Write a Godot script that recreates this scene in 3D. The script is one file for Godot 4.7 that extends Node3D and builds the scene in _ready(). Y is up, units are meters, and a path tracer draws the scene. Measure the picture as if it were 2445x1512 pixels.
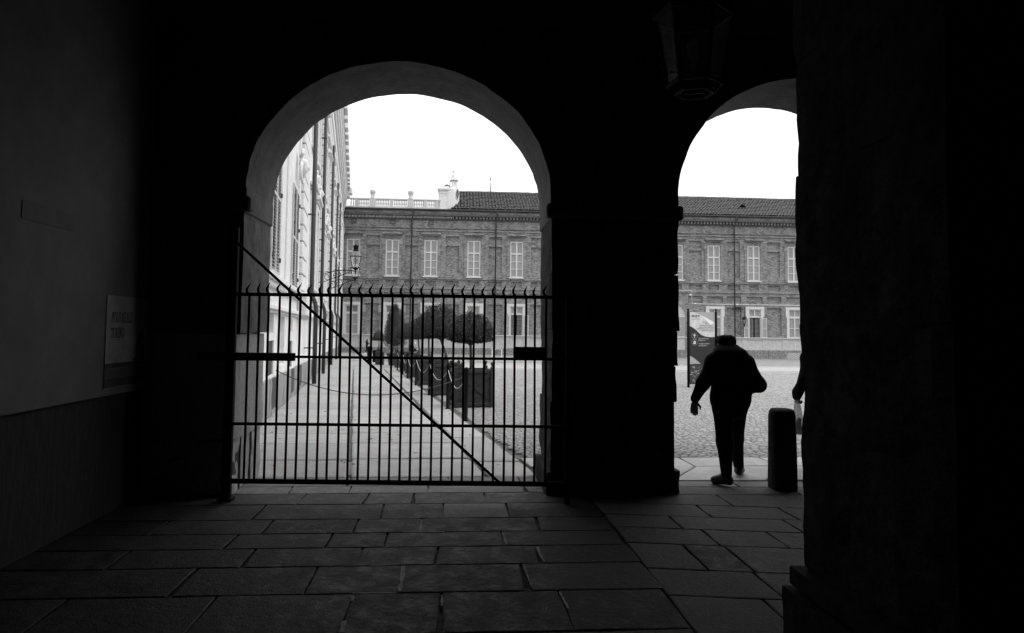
extends Node3D
# An arcade with two arches looking out on a palace courtyard, overcast day, black and white.
# World: the arcade's arch wall runs along x at z = -7.4, the courtyard lies beyond it (-z), the photographer stands at x = z = 0.

var M := {}
var T := {}
var cache := {}
var rng := RandomNumberGenerator.new()

const PALACE_DIR := Vector3(-0.14253, 0, -0.98979)   # along the palace front, away from the arcade
const PALACE_OUT := Vector3(0.98979, 0, -0.14253)    # out of the palace front


func _ready() -> void:
	rng.seed = 4711
	make_camera()
	make_light()
	make_textures()
	make_materials()
	make_arcade_floor()
	make_courtyard()
	make_walkway()
	make_arcade()
	make_palace()
	make_brick_building()
	make_spire()
	make_gate()
	make_hanging_lantern()
	make_bollard()
	make_wall_prints()
	make_people()
	make_sign()
	make_planters()
	make_wall_lamps()
	make_small_things()


# ---------------------------------------------------------------- camera and light

func make_camera() -> void:
	var c := Camera3D.new()
	c.name = "camera"
	var yaw := deg_to_rad(4.2)
	var pitch := deg_to_rad(3.39)
	var roll := deg_to_rad(0.56)
	var forward := Vector3(sin(yaw) * cos(pitch), sin(pitch), -cos(yaw) * cos(pitch))
	var right := Vector3(cos(yaw), 0, sin(yaw))
	var up := right.cross(forward)
	var r2 := right * cos(roll) + up * sin(roll)
	var u2 := up * cos(roll) - right * sin(roll)
	c.transform = Transform3D(Basis(r2, u2, -forward), Vector3(0, 1.7, 0))
	c.projection = Camera3D.PROJECTION_FRUSTUM
	c.near = 0.1
	c.far = 900.0
	c.size = 0.1 * 1512.0 / 1700.0
	c.frustum_offset = Vector2(0, -0.1 * 70.0 / 1700.0)
	c.current = true
	add_child(c)


func make_light() -> void:
	# overcast: luminance rises from the horizon to the zenith as under a closed cloud layer, with faint cloud structure
	var n := FastNoiseLite.new()
	n.seed = 12
	n.noise_type = FastNoiseLite.TYPE_SIMPLEX_SMOOTH
	n.frequency = 1.5
	n.fractal_octaves = 5
	var w := 512
	var h := 256
	var im := Image.create(w, h, false, Image.FORMAT_RGBF)
	for y in h:
		var el := (0.5 - (y + 0.5) / h) * PI
		for x in w:
			var az := (x + 0.5) / w * TAU
			var d := Vector3(cos(el) * cos(az), sin(el), cos(el) * sin(az))
			var v := 0.25
			if el > 0.0:
				var s := n.get_noise_3d(d.x * 1.2, d.y * 3.4, d.z * 1.2)
				v = SKY * (1.0 + 2.0 * d.y) / 3.0 * (1.0 + 0.16 * s)
			im.set_pixel(x, y, Color(v, v, v))
	var sm := PanoramaSkyMaterial.new()
	sm.panorama = ImageTexture.create_from_image(im)
	var sky := Sky.new()
	sky.sky_material = sm
	var e := Environment.new()
	e.background_mode = Environment.BG_SKY
	e.sky = sky
	e.tonemap_mode = Environment.TONE_MAPPER_LINEAR
	e.tonemap_exposure = 1.0
	e.sdfgi_enabled = true
	e.ssao_enabled = true
	e.ssil_enabled = true
	var we := WorldEnvironment.new()
	we.name = "environment"
	we.environment = e
	add_child(we)
	var sun := DirectionalLight3D.new()
	sun.name = "sun"
	sun.light_energy = 0.3
	sun.light_angular_distance = 25.0
	sun.light_color = Color(1, 1, 1)
	sun.shadow_enabled = true
	add_child(sun)
	sun.look_at_from_position(Vector3(30, 40, 10), Vector3.ZERO)

const SKY := 2.75


# ---------------------------------------------------------------- textures and materials

func noise_bytes(w: int, h: int, freq: float, octaves: int, sd: int, kind := 0) -> PackedByteArray:
	var n := FastNoiseLite.new()
	n.seed = sd
	n.frequency = freq
	n.fractal_octaves = octaves
	n.noise_type = FastNoiseLite.TYPE_SIMPLEX_SMOOTH if kind == 0 else FastNoiseLite.TYPE_CELLULAR
	return n.get_seamless_image(w, h).get_data()


# a grey multiplier picture: layers = [[bytes, weight], ...], remapped so that it runs from lo to 1
func grey_texture(size: int, layers: Array, lo: float, contrast := 1.0) -> ImageTexture:
	var total := 0.0
	for l in layers:
		total += l[1]
	var sum := PackedFloat32Array()
	sum.resize(size * size)
	for l in layers:
		var b: PackedByteArray = l[0]
		var k: float = l[1] / total / 255.0
		for i in sum.size():
			sum[i] += b[i] * k
	var data := PackedByteArray()
	data.resize(size * size)
	for i in sum.size():
		var v := clampf((sum[i] - 0.5) * contrast + 0.5, 0.0, 1.0)
		v = lo + (1.0 - lo) * v
		data[i] = int(255.0 * pow(v, 1.0 / 2.2))
	return ImageTexture.create_from_image(Image.create_from_data(size, size, false, Image.FORMAT_L8, data))


func stretched(w: int, h: int, size: int, freq: float, octaves: int, sd: int) -> PackedByteArray:
	var im := Image.create_from_data(w, h, false, Image.FORMAT_L8, noise_bytes(w, h, freq, octaves, sd))
	im.resize(size, size, Image.INTERPOLATE_CUBIC)
	return im.get_data()


func make_textures() -> void:
	var fine := noise_bytes(512, 512, 0.12, 3, 1)
	var mid := noise_bytes(512, 512, 0.03, 4, 2)
	var coarse := noise_bytes(512, 512, 0.008, 4, 3)
	var speck := noise_bytes(512, 512, 0.35, 1, 4)
	T.stone = grey_texture(512, [[fine, 0.45], [mid, 0.5], [coarse, 0.6], [speck, 0.3]], 0.25, 2.4)
	T.walk = grey_texture(512, [[fine, 0.35], [speck, 0.4], [mid, 0.25], [coarse, 0.4]], 0.52, 1.8)
	T.granite = grey_texture(512, [[speck, 0.7], [fine, 0.7], [coarse, 0.35]], 0.3, 2.2)
	T.plaster = grey_texture(512, [[fine, 0.15], [mid, 0.35], [coarse, 0.7]], 0.72, 1.6)
	T.wear = grey_texture(512, [[mid, 0.6], [coarse, 0.6], [fine, 0.3]], 0.3, 2.4)
	T.bump = grey_texture(512, [[fine, 0.5], [mid, 0.6], [speck, 0.3]], 0.0, 1.6)
	T.bump_fine = grey_texture(512, [[speck, 0.7], [fine, 0.5]], 0.0, 1.5)
	T.metal = grey_texture(512, [[fine, 0.5], [mid, 0.5]], 0.5, 1.6)
	var streak_up := stretched(512, 48, 512, 0.05, 3, 7)
	T.streak = grey_texture(512, [[streak_up, 0.8], [fine, 0.3], [mid, 0.3]], 0.4, 2.0)
	# far brickwork: courses too small to tell apart, mottled with pale mortar and sooty patches
	var bricks := PackedByteArray()
	bricks.resize(512 * 512)
	var tone := RandomNumberGenerator.new()
	tone.seed = 33
	for row in 64:
		var shift := 10 if row % 2 else 0
		for k in 27:
			var v := clampf(tone.randfn(0.5, 0.22), 0.0, 1.0)
			var w := 20 if k < 26 else 0
			for y in 8:
				for x in w:
					var px := (k * 20 + x + shift) % 512
					bricks[(row * 8 + y) * 512 + px] = int(255.0 * (0.75 if y == 7 or x == 19 else v))
	T.brick = grey_texture(512, [[bricks, 1.2], [fine, 0.35], [mid, 0.25], [coarse, 0.5]], 0.28, 2.0)
	T.cobble_far = grey_texture(512, [[stretched(256, 512, 512, 0.16, 2, 9), 0.9], [coarse, 0.4]], 0.45, 2.2)
	T.leaf = grey_texture(512, [[fine, 0.5], [coarse, 0.5]], 0.45, 1.8)


func mat(called: String, grey: float, rough: float, tex = null, metres := 1.0, bump = null, bump_cm := 0.0, world := true) -> StandardMaterial3D:
	var m := StandardMaterial3D.new()
	m.resource_name = called
	m.albedo_color = Color(grey, grey, grey).linear_to_srgb()
	m.roughness = rough
	m.uv1_triplanar = true
	m.uv1_world_triplanar = world
	m.uv1_scale = Vector3.ONE / metres
	if tex:
		m.albedo_texture = tex
	if bump:
		m.heightmap_enabled = true
		m.heightmap_texture = bump
		m.heightmap_scale = bump_cm
	M[called] = m
	return m


func make_materials() -> void:
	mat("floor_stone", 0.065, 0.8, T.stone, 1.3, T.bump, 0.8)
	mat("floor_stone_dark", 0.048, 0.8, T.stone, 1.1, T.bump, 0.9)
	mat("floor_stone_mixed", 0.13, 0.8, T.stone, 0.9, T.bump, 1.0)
	mat("floor_stone_rough", 0.18, 0.85, T.granite, 0.6, T.bump, 1.2)
	mat("pale_daylit_stone", 0.23, 0.85, T.stone, 1.2, T.bump, 0.5)  # paler by the arches: daylight falling in is put into the colour
	mat("mortar_pale", 0.45, 0.95, T.granite, 0.3, T.bump, 0.5)
	mat("mortar", 0.03, 0.95, T.granite, 0.5, T.bump, 0.5)
	mat("mortar_dark", 0.03, 0.95, T.granite, 0.5, T.bump, 0.5)
	for k in ["floor_stone", "floor_stone_mixed", "floor_stone_dark", "floor_stone_rough", "pale_daylit_stone", "mortar", "mortar_pale"]:
		M[k].metallic_specular = 0.24
		M[k].roughness_texture = T.wear   # polished by feet in patches
	mat("walk_stone", 0.4, 0.8, T.walk, 1.7, T.bump_fine, 0.15)
	mat("walk_stone_grey", 0.35, 0.8, T.walk, 1.4, T.bump_fine, 0.15)
	mat("walk_stone_pale", 0.43, 0.8, T.walk, 2.1, T.bump_fine, 0.12)
	mat("cobble", 0.43, 0.8, T.granite, 0.4, T.bump_fine, 0.2)
	M.cobble.vertex_color_use_as_albedo = true
	mat("cobble_plain", 0.3, 0.8, T.granite, 0.4, T.bump_fine, 0.2)
	mat("earth", 0.14, 0.95, T.granite, 0.7, T.bump, 0.5)
	mat("courtyard_far", 0.36, 0.85, T.cobble_far, 3.0)
	mat("strip_stone", 0.34, 0.8, T.plaster, 2.0)
	mat("asphalt", 0.3, 0.9, T.stone, 3.0)
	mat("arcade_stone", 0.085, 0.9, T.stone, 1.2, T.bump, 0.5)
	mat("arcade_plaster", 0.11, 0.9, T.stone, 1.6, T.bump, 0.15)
	mat("granite_block", 0.42, 0.9, T.granite, 0.35, T.bump, 0.6)
	mat("streaked_block", 0.42, 0.9, T.streak, 0.5, T.streak, 0.8)
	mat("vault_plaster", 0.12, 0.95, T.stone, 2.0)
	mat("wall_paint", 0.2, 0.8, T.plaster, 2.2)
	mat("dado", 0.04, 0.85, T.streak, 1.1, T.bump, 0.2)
	mat("iron", 0.012, 0.8, T.metal, 0.4)
	M.iron.metallic_specular = 0.2
	mat("black_metal", 0.008, 0.6, T.metal, 0.5)
	mat("zinc", 0.035, 0.55, T.metal, 0.6)
	mat("palace_plaster", 0.8, 0.9, T.plaster, 2.6, T.bump_fine, 0.06)
	mat("palace_stone", 0.76, 0.9, T.plaster, 1.3, T.bump_fine, 0.08)
	mat("palace_base", 0.36, 0.9, T.streak, 0.9, T.streak, 0.5)
	mat("recess_grey", 0.3, 0.9, T.plaster, 1.0)
	mat("shade_paint", 0.05, 0.7, T.metal, 0.6)  # painted shade of the low openings and cellar windows
	mat("inner_wall", 0.3, 0.9, T.plaster, 1.5)
	mat("shutter_paint", 0.6, 0.6, T.plaster, 0.9)
	mat("brick", 0.29, 0.95, T.brick, 6.4)
	mat("brick_trim", 0.29, 0.95, T.brick, 6.4)
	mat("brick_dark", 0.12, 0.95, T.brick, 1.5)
	mat("plinth_plaster", 0.5, 0.9, T.plaster, 2.0)
	mat("base_stone", 0.3, 0.9, T.stone, 1.8)
	mat("window_paint", 0.62, 0.6, T.plaster, 0.8)
	mat("louver", 0.33, 0.7, T.plaster, 0.6)
	mat("curtain", 0.3, 0.8, T.streak, 0.6)
	mat("balustrade_stone", 0.55, 0.9, T.plaster, 0.8)
	mat("pale_render", 0.75, 0.9, T.plaster, 1.5)
	mat("roof_tile", 0.11, 0.9, T.granite, 1.3)
	mat("roof_tile_dark", 0.06, 0.9, T.granite, 1.1)
	mat("planter_wood", 0.032, 0.6, T.streak, 0.4)
	mat("planter_wood_pale", 0.35, 0.8, T.streak, 0.4)
	mat("soil", 0.05, 0.95, T.granite, 0.3)
	mat("bark", 0.1, 0.9, T.streak, 0.2, T.streak, 0.4)
	mat("leaf", 0.05, 0.45, T.leaf, 0.3)
	M.leaf.backlight_enabled = true
	M.leaf.backlight = Color(0.02, 0.02, 0.02).linear_to_srgb()
	mat("leaf_core", 0.05, 0.9, T.leaf, 0.2)
	mat("rope", 0.5, 0.8, T.streak, 0.05)
	mat("rope_grey", 0.16, 0.8, T.streak, 0.05)
	mat("cloth_black", 0.012, 0.9, T.stone, 0.3)
	mat("cloth_dark", 0.015, 0.9, T.stone, 0.25)
	for k in ["cloth_black", "cloth_dark", "black_metal", "arcade_stone"]:
		M[k].metallic_specular = 0.2
	mat("skin", 0.25, 0.6)
	mat("hair", 0.02, 0.6, T.streak, 0.1)
	mat("shoe", 0.02, 0.5, T.metal, 0.2)
	mat("shoe_white", 0.7, 0.6)
	mat("sole", 0.08, 0.8)
	mat("mask_white", 0.8, 0.8)
	mat("print_pale", 0.72, 0.5, T.plaster, 1.0)
	mat("print_white", 0.85, 0.5)
	mat("print_grey", 0.38, 0.5)
	mat("print_black", 0.014, 0.5)
	mat("print_dark", 0.02, 0.45, T.metal, 1.0)
	mat("poster_paper", 0.42, 0.6, T.plaster, 0.8)
	mat("poster_grey", 0.1, 0.6, T.plaster, 0.5)
	mat("poster_dark", 0.045, 0.6, T.plaster, 0.5)
	mat("poster_ink", 0.008, 0.6)
	mat("plate", 0.12, 0.7, T.plaster, 0.6)
	mat("white_paint", 0.8, 0.6, T.plaster, 0.6)
	mat("black_paint", 0.03, 0.6)
	var g := mat("glass", 0.6, 0.06)
	g.albedo_color.a = 0.16
	g.transparency = BaseMaterial3D.TRANSPARENCY_ALPHA
	g.albedo_texture = null
	var dg := mat("dusty_glass", 0.3, 0.3, T.plaster, 0.4)
	dg.albedo_color.a = 0.35
	dg.transparency = BaseMaterial3D.TRANSPARENCY_ALPHA
	var bag := mat("bag_plastic", 0.8, 0.35, T.plaster, 0.15)
	bag.albedo_color.a = 0.55
	bag.transparency = BaseMaterial3D.TRANSPARENCY_ALPHA
	bag.backlight_enabled = true
	bag.backlight = Color(0.4, 0.4, 0.4)


# ---------------------------------------------------------------- shape helpers

func tool(smooth := false) -> SurfaceTool:
	var st := SurfaceTool.new()
	st.begin(Mesh.PRIMITIVE_TRIANGLES)
	st.set_smooth_group(0 if smooth else -1)
	return st


func tri(st: SurfaceTool, a: Vector3, b: Vector3, c: Vector3, out: Vector3) -> void:
	var n := (c - a).cross(b - a)
	st.add_vertex(a)
	if n.dot(out) >= 0.0:
		st.add_vertex(b)
		st.add_vertex(c)
	else:
		st.add_vertex(c)
		st.add_vertex(b)


func quad(st: SurfaceTool, a: Vector3, b: Vector3, c: Vector3, d: Vector3, out: Vector3) -> void:
	tri(st, a, b, c, out)
	tri(st, a, c, d, out)


func box(st: SurfaceTool, c: Vector3, s: Vector3, b := Basis()) -> void:
	var x := b.x * s.x * 0.5
	var y := b.y * s.y * 0.5
	var z := b.z * s.z * 0.5
	for f in [[x, y, z], [y, z, x], [z, x, y]]:
		for sg in [-1.0, 1.0]:
			var o: Vector3 = f[2] * sg
			quad(st, c + o - f[0] - f[1], c + o + f[0] - f[1], c + o + f[0] + f[1], c + o - f[0] + f[1], o)


func span(st: SurfaceTool, x0: float, x1: float, y0: float, y1: float, z0: float, z1: float) -> void:
	box(st, Vector3((x0 + x1) * 0.5, (y0 + y1) * 0.5, (z0 + z1) * 0.5), Vector3(absf(x1 - x0), absf(y1 - y0), absf(z1 - z0)))


# a box whose twelve edges are chamfered
func chamfered(st: SurfaceTool, c: Vector3, s: Vector3, ch: float, b := Basis()) -> void:
	var h := s * 0.5
	var i := h - Vector3.ONE * ch
	var ax: Array[Vector3] = [b.x, b.y, b.z]
	for k in 3:
		var u := (k + 1) % 3
		var v := (k + 2) % 3
		for sg in [-1.0, 1.0]:
			var o: Vector3 = ax[k] * (h[k] * sg)
			var p: Vector3 = ax[u] * i[u]
			var q: Vector3 = ax[v] * i[v]
			quad(st, c + o - p - q, c + o + p - q, c + o + p + q, c + o - p + q, o)
	for k in 3:
		var u := (k + 1) % 3
		var v := (k + 2) % 3
		var along: Vector3 = ax[k] * i[k]
		for su in [-1.0, 1.0]:
			for sv in [-1.0, 1.0]:
				var p1: Vector3 = ax[u] * (h[u] * su) + ax[v] * (i[v] * sv)
				var p2: Vector3 = ax[u] * (i[u] * su) + ax[v] * (h[v] * sv)
				quad(st, c + p1 - along, c + p1 + along, c + p2 + along, c + p2 - along, p1 + p2)
	for sx in [-1.0, 1.0]:
		for sy in [-1.0, 1.0]:
			for sz in [-1.0, 1.0]:
				var a: Vector3 = ax[0] * (h.x * sx) + ax[1] * (i.y * sy) + ax[2] * (i.z * sz)
				var e: Vector3 = ax[0] * (i.x * sx) + ax[1] * (h.y * sy) + ax[2] * (i.z * sz)
				var f: Vector3 = ax[0] * (i.x * sx) + ax[1] * (i.y * sy) + ax[2] * (h.z * sz)
				tri(st, c + a, c + e, c + f, a + e + f)


# a dressed stone with uneven, rounded faces
func rough_block(st: SurfaceTool, c: Vector3, s: Vector3, amp: float, sd: int, cells := 6) -> void:
	var n := FastNoiseLite.new()
	n.seed = sd
	n.frequency = 2.2
	n.fractal_octaves = 3
	var h := s * 0.5
	var r := minf(0.022, minf(s.x, minf(s.y, s.z)) * 0.2)
	for k in 3:
		var u := (k + 1) % 3
		var v := (k + 2) % 3
		for sg in [-1.0, 1.0]:
			var grid: Array[Vector3] = []
			for a in cells + 1:
				for e in cells + 1:
					var p := Vector3.ZERO
					p[k] = h[k] * sg
					p[u] = h[u] * (2.0 * a / cells - 1.0)
					p[v] = h[v] * (2.0 * e / cells - 1.0)
					var q := p.clamp(-h + Vector3.ONE * r, h - Vector3.ONE * r)
					var d := (p - q).normalized()
					var w := c + p
					grid.append(c + q + d * (r + amp * n.get_noise_3d(w.x, w.y, w.z) * 1.6 - amp * 0.4))
			var o := Vector3.ZERO
			o[k] = sg
			for a in cells:
				for e in cells:
					var g := a * (cells + 1) + e
					quad(st, grid[g], grid[g + cells + 1], grid[g + cells + 2], grid[g + 1], o)


func tube(st: SurfaceTool, pts: Array, radii, sides := 8, closed := true) -> void:
	var rings := []
	var ref := Vector3.UP
	var d0: Vector3 = (pts[1] - pts[0]).normalized()
	if absf(d0.dot(ref)) > 0.9:
		ref = Vector3.RIGHT
	var side := d0.cross(ref).normalized()
	for i in pts.size():
		var d: Vector3
		if i == 0:
			d = d0
		elif i == pts.size() - 1:
			d = (pts[i] - pts[i - 1]).normalized()
		else:
			d = (pts[i + 1] - pts[i - 1]).normalized()
		side = (side - d * side.dot(d)).normalized()
		var up := side.cross(d)
		var r: float = radii[i] if radii is Array else radii
		var ring := []
		for k in sides:
			var a := TAU * k / sides
			ring.append(pts[i] + (side * cos(a) + up * sin(a)) * r)
		rings.append(ring)
	for i in pts.size() - 1:
		for k in sides:
			var k2 := (k + 1) % sides
			var mid: Vector3 = (rings[i][k] + rings[i + 1][k2]) * 0.5 - (pts[i] + pts[i + 1]) * 0.5
			quad(st, rings[i][k], rings[i + 1][k], rings[i + 1][k2], rings[i][k2], mid)
	if closed:
		for e in [[0, -1.0], [pts.size() - 1, 1.0]]:
			var i: int = e[0]
			var d: Vector3 = d0 if i == 0 else (pts[i] - pts[i - 1])
			for k in sides:
				tri(st, pts[i], rings[i][k], rings[i][(k + 1) % sides], d * e[1])


# profile: [Vector2(radius, height), ...] turned about a vertical axis
func lathe(st: SurfaceTool, c: Vector3, profile: Array, sides := 16, phase := 0.0) -> void:
	for i in profile.size() - 1:
		var p: Vector2 = profile[i]
		var q: Vector2 = profile[i + 1]
		for k in sides:
			var a := TAU * k / sides + phase
			var b := TAU * (k + 1) / sides + phase
			var da := Vector3(cos(a), 0, sin(a))
			var db := Vector3(cos(b), 0, sin(b))
			var out := (da + db).normalized() * (q.y - p.y) + Vector3.UP * (p.x - q.x)
			if out.length() < 1e-7:
				out = da
			var v0 := c + da * p.x + Vector3.UP * p.y
			var v1 := c + da * q.x + Vector3.UP * q.y
			var v2 := c + db * q.x + Vector3.UP * q.y
			var v3 := c + db * p.x + Vector3.UP * p.y
			if p.x < 1e-5:
				tri(st, v0, v1, v2, out)
			elif q.x < 1e-5:
				tri(st, v0, v1, v3, out)
			else:
				quad(st, v0, v1, v2, v3, out)


# a flat polygon in the xy plane at depth z, facing +z, with thickness
func plate_polygon(st: SurfaceTool, poly: PackedVector2Array, z: float, thick: float) -> void:
	var idx := Geometry2D.triangulate_polygon(poly)
	for i in range(0, idx.size(), 3):
		var a := poly[idx[i]]
		var b := poly[idx[i + 1]]
		var c := poly[idx[i + 2]]
		tri(st, Vector3(a.x, a.y, z), Vector3(b.x, b.y, z), Vector3(c.x, c.y, z), Vector3.BACK)
	if thick > 0.0:
		for i in poly.size():
			var a := poly[i]
			var b := poly[(i + 1) % poly.size()]
			var e := b - a
			quad(st, Vector3(a.x, a.y, z), Vector3(b.x, b.y, z), Vector3(b.x, b.y, z - thick), Vector3(a.x, a.y, z - thick), Vector3(e.y, -e.x, 0))


# a wall in the xy plane facing +z; holes = [[x0, x1, y0, y1, depth, has_back], ...]
func wall_with_holes(st: SurfaceTool, x0: float, x1: float, y0: float, y1: float, z: float, holes: Array) -> void:
	var xs := [x0, x1]
	var ys := [y0, y1]
	for h in holes:
		for v in [h[0], h[1]]:
			if v > x0 and v < x1 and not xs.has(v):
				xs.append(v)
		for v in [h[2], h[3]]:
			if v > y0 and v < y1 and not ys.has(v):
				ys.append(v)
	xs.sort()
	ys.sort()
	for j in ys.size() - 1:
		var run := -1.0
		for i in xs.size() - 1:
			var cx: float = (xs[i] + xs[i + 1]) * 0.5
			var cy: float = (ys[j] + ys[j + 1]) * 0.5
			var open := false
			for h in holes:
				if cx > h[0] and cx < h[1] and cy > h[2] and cy < h[3]:
					open = true
					break
			if not open and run < -0.5:
				run = i
			if run > -0.5 and (open or i == xs.size() - 2):
				var e: float = xs[i] if open else xs[i + 1]
				var b: float = xs[int(run)]
				quad(st, Vector3(b, ys[j], z), Vector3(e, ys[j], z), Vector3(e, ys[j + 1], z), Vector3(b, ys[j + 1], z), Vector3.BACK)
				run = -1.0
	for h in holes:
		var a: float = h[0]
		var b: float = h[1]
		var c: float = h[2]
		var d: float = h[3]
		var y: float = z - h[4]
		quad(st, Vector3(a, c, z), Vector3(a, d, z), Vector3(a, d, y), Vector3(a, c, y), Vector3.RIGHT)
		quad(st, Vector3(b, c, z), Vector3(b, d, z), Vector3(b, d, y), Vector3(b, c, y), Vector3.LEFT)
		quad(st, Vector3(a, c, z), Vector3(b, c, z), Vector3(b, c, y), Vector3(a, c, y), Vector3.UP)
		quad(st, Vector3(a, d, z), Vector3(b, d, z), Vector3(b, d, y), Vector3(a, d, y), Vector3.DOWN)
		if h[5]:
			quad(st, Vector3(a, c, y), Vector3(b, c, y), Vector3(b, d, y), Vector3(a, d, y), Vector3.BACK)


# a blended body: bones = [[a, radius_a, b, radius_b, squash_z], ...] meshed as surface nets
func blob(st: SurfaceTool, bones: Array, cell: float, k: float) -> void:
	var lo := Vector3.ONE * 1e9
	var hi := Vector3.ONE * -1e9
	var pad := k * 2.0 + cell * 2.0
	for b in bones:
		var r: float = maxf(b[1], b[3]) + pad
		lo = lo.min(b[0] - Vector3.ONE * r).min(b[2] - Vector3.ONE * r)
		hi = hi.max(b[0] + Vector3.ONE * r).max(b[2] + Vector3.ONE * r)
	var nx := int(ceil((hi.x - lo.x) / cell)) + 1
	var ny := int(ceil((hi.y - lo.y) / cell)) + 1
	var nz := int(ceil((hi.z - lo.z) / cell)) + 1
	var f := PackedFloat32Array()
	f.resize(nx * ny * nz)
	for b in bones:
		var a: Vector3 = b[0]
		var e: Vector3 = b[2]
		var ra: float = b[1]
		var rb: float = b[3]
		var sq: float = b[4] if b.size() > 4 else 1.0
		var ab := e - a
		ab.z /= sq
		var l2 := maxf(ab.length_squared(), 1e-9)
		var r := Vector3.ONE * (maxf(ra, rb) + pad)
		var bl := ((a.min(e) - r - lo) / cell).floor()
		var bh := ((a.max(e) + r - lo) / cell).ceil()
		var i0 := maxi(0, int(bl.x))
		var i1 := mini(nx - 1, int(bh.x))
		var j0 := maxi(0, int(bl.y))
		var j1 := mini(ny - 1, int(bh.y))
		var k0 := maxi(0, int(bl.z))
		var k1 := mini(nz - 1, int(bh.z))
		for kk in range(k0, k1 + 1):
			var pz := (lo.z + kk * cell - a.z) / sq
			for j in range(j0, j1 + 1):
				var py := lo.y + j * cell - a.y
				var row := (kk * ny + j) * nx
				for i in range(i0, i1 + 1):
					var p := Vector3(lo.x + i * cell - a.x, py, pz)
					var t := clampf(p.dot(ab) / l2, 0.0, 1.0)
					var d := (p - ab * t).length() - lerpf(ra, rb, t)
					if d < pad * 2.0:
						f[row + i] += exp(-d / k)
	for i in f.size():
		f[i] = -k * log(f[i]) if f[i] > 1e-30 else 1.0
	var ids := PackedInt32Array()
	ids.resize(nx * ny * nz)
	ids.fill(-1)
	var verts := PackedVector3Array()
	var off := [0, 1, nx, nx + 1, nx * ny, nx * ny + 1, nx * ny + nx, nx * ny + nx + 1]
	var edges := [[0, 1], [2, 3], [4, 5], [6, 7], [0, 2], [1, 3], [4, 6], [5, 7], [0, 4], [1, 5], [2, 6], [3, 7]]
	for kk in nz - 1:
		for j in ny - 1:
			for i in nx - 1:
				var g := (kk * ny + j) * nx + i
				var inside := 0
				for o in off:
					if f[g + o] < 0.0:
						inside += 1
				if inside == 0 or inside == 8:
					continue
				var s := Vector3.ZERO
				var cnt := 0
				for e in edges:
					var va: float = f[g + off[e[0]]]
					var vb: float = f[g + off[e[1]]]
					if (va < 0.0) != (vb < 0.0):
						var t := va / (va - vb)
						var c0: int = e[0]
						var c1: int = e[1]
						var q0 := Vector3(c0 & 1, (c0 >> 1) & 1, (c0 >> 2) & 1)
						var q1 := Vector3(c1 & 1, (c1 >> 1) & 1, (c1 >> 2) & 1)
						s += q0.lerp(q1, t)
						cnt += 1
				ids[g] = verts.size()
				verts.append(lo + (Vector3(i, j, kk) + s / cnt) * cell)
	var step := [1, nx, nx * ny]
	var axes: Array[Vector3] = [Vector3.RIGHT, Vector3.UP, Vector3.BACK]
	for kk in range(1, nz - 1):
		for j in range(1, ny - 1):
			for i in range(1, nx - 1):
				var g := (kk * ny + j) * nx + i
				for ax in 3:
					var va := f[g]
					var vb: float = f[g + step[ax]]
					if (va < 0.0) == (vb < 0.0):
						continue
					var u: int = step[(ax + 1) % 3]
					var v: int = step[(ax + 2) % 3]
					var a := ids[g - u - v]
					var b := ids[g - v]
					var c := ids[g]
					var d := ids[g - u]
					if a >= 0 and b >= 0 and c >= 0 and d >= 0:
						quad(st, verts[a], verts[b], verts[c], verts[d], axes[ax] * (1.0 if va < 0.0 else -1.0))


func part(parent: Node, called: String, st: SurfaceTool, material: Material, at := Vector3.ZERO) -> MeshInstance3D:
	st.generate_normals()
	return piece(parent, called, st.commit(), material, at)


func piece(parent: Node, called: String, mesh: Mesh, material: Material, at := Vector3.ZERO, basis := Basis()) -> MeshInstance3D:
	var o := MeshInstance3D.new()
	o.name = called
	o.mesh = mesh
	o.material_override = material
	o.transform = Transform3D(basis, at)
	parent.add_child(o, true)
	return o


func baked(st: SurfaceTool) -> Mesh:
	st.generate_normals()
	return st.commit()


func thing(called: String, label: String, category: String, at := Vector3.ZERO, basis := Basis(), group := "") -> Node3D:
	var o := Node3D.new()
	o.name = called
	o.transform = Transform3D(basis, at)
	tag(o, label, category, group)
	add_child(o, true)
	return o


func tag(o: Node, label: String, category: String, group := "") -> void:
	o.set_meta("label", label)
	o.set_meta("category", category)
	if group:
		o.set_meta("group", group)


func sub(parent: Node, called: String, at := Vector3.ZERO, basis := Basis()) -> Node3D:
	var o := Node3D.new()
	o.name = called
	o.transform = Transform3D(basis, at)
	parent.add_child(o, true)
	return o


func structure(called: String, label: String) -> Node3D:
	var o := Node3D.new()
	o.name = called
	o.set_meta("kind", "structure")
	o.set_meta("label", label)
	add_child(o, true)
	return o


func ground_height(x: float, z: float) -> float:
	if z > -9.0:
		return 0.0
	return (maxf(z, -82.0) + 9.0) * (0.0158 + 0.00012 * clampf(x, -15.0, 45.0))


# x of the palace front at a given z
func palace_x(z: float) -> float:
	return -1.7 + 0.144 * z


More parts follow.
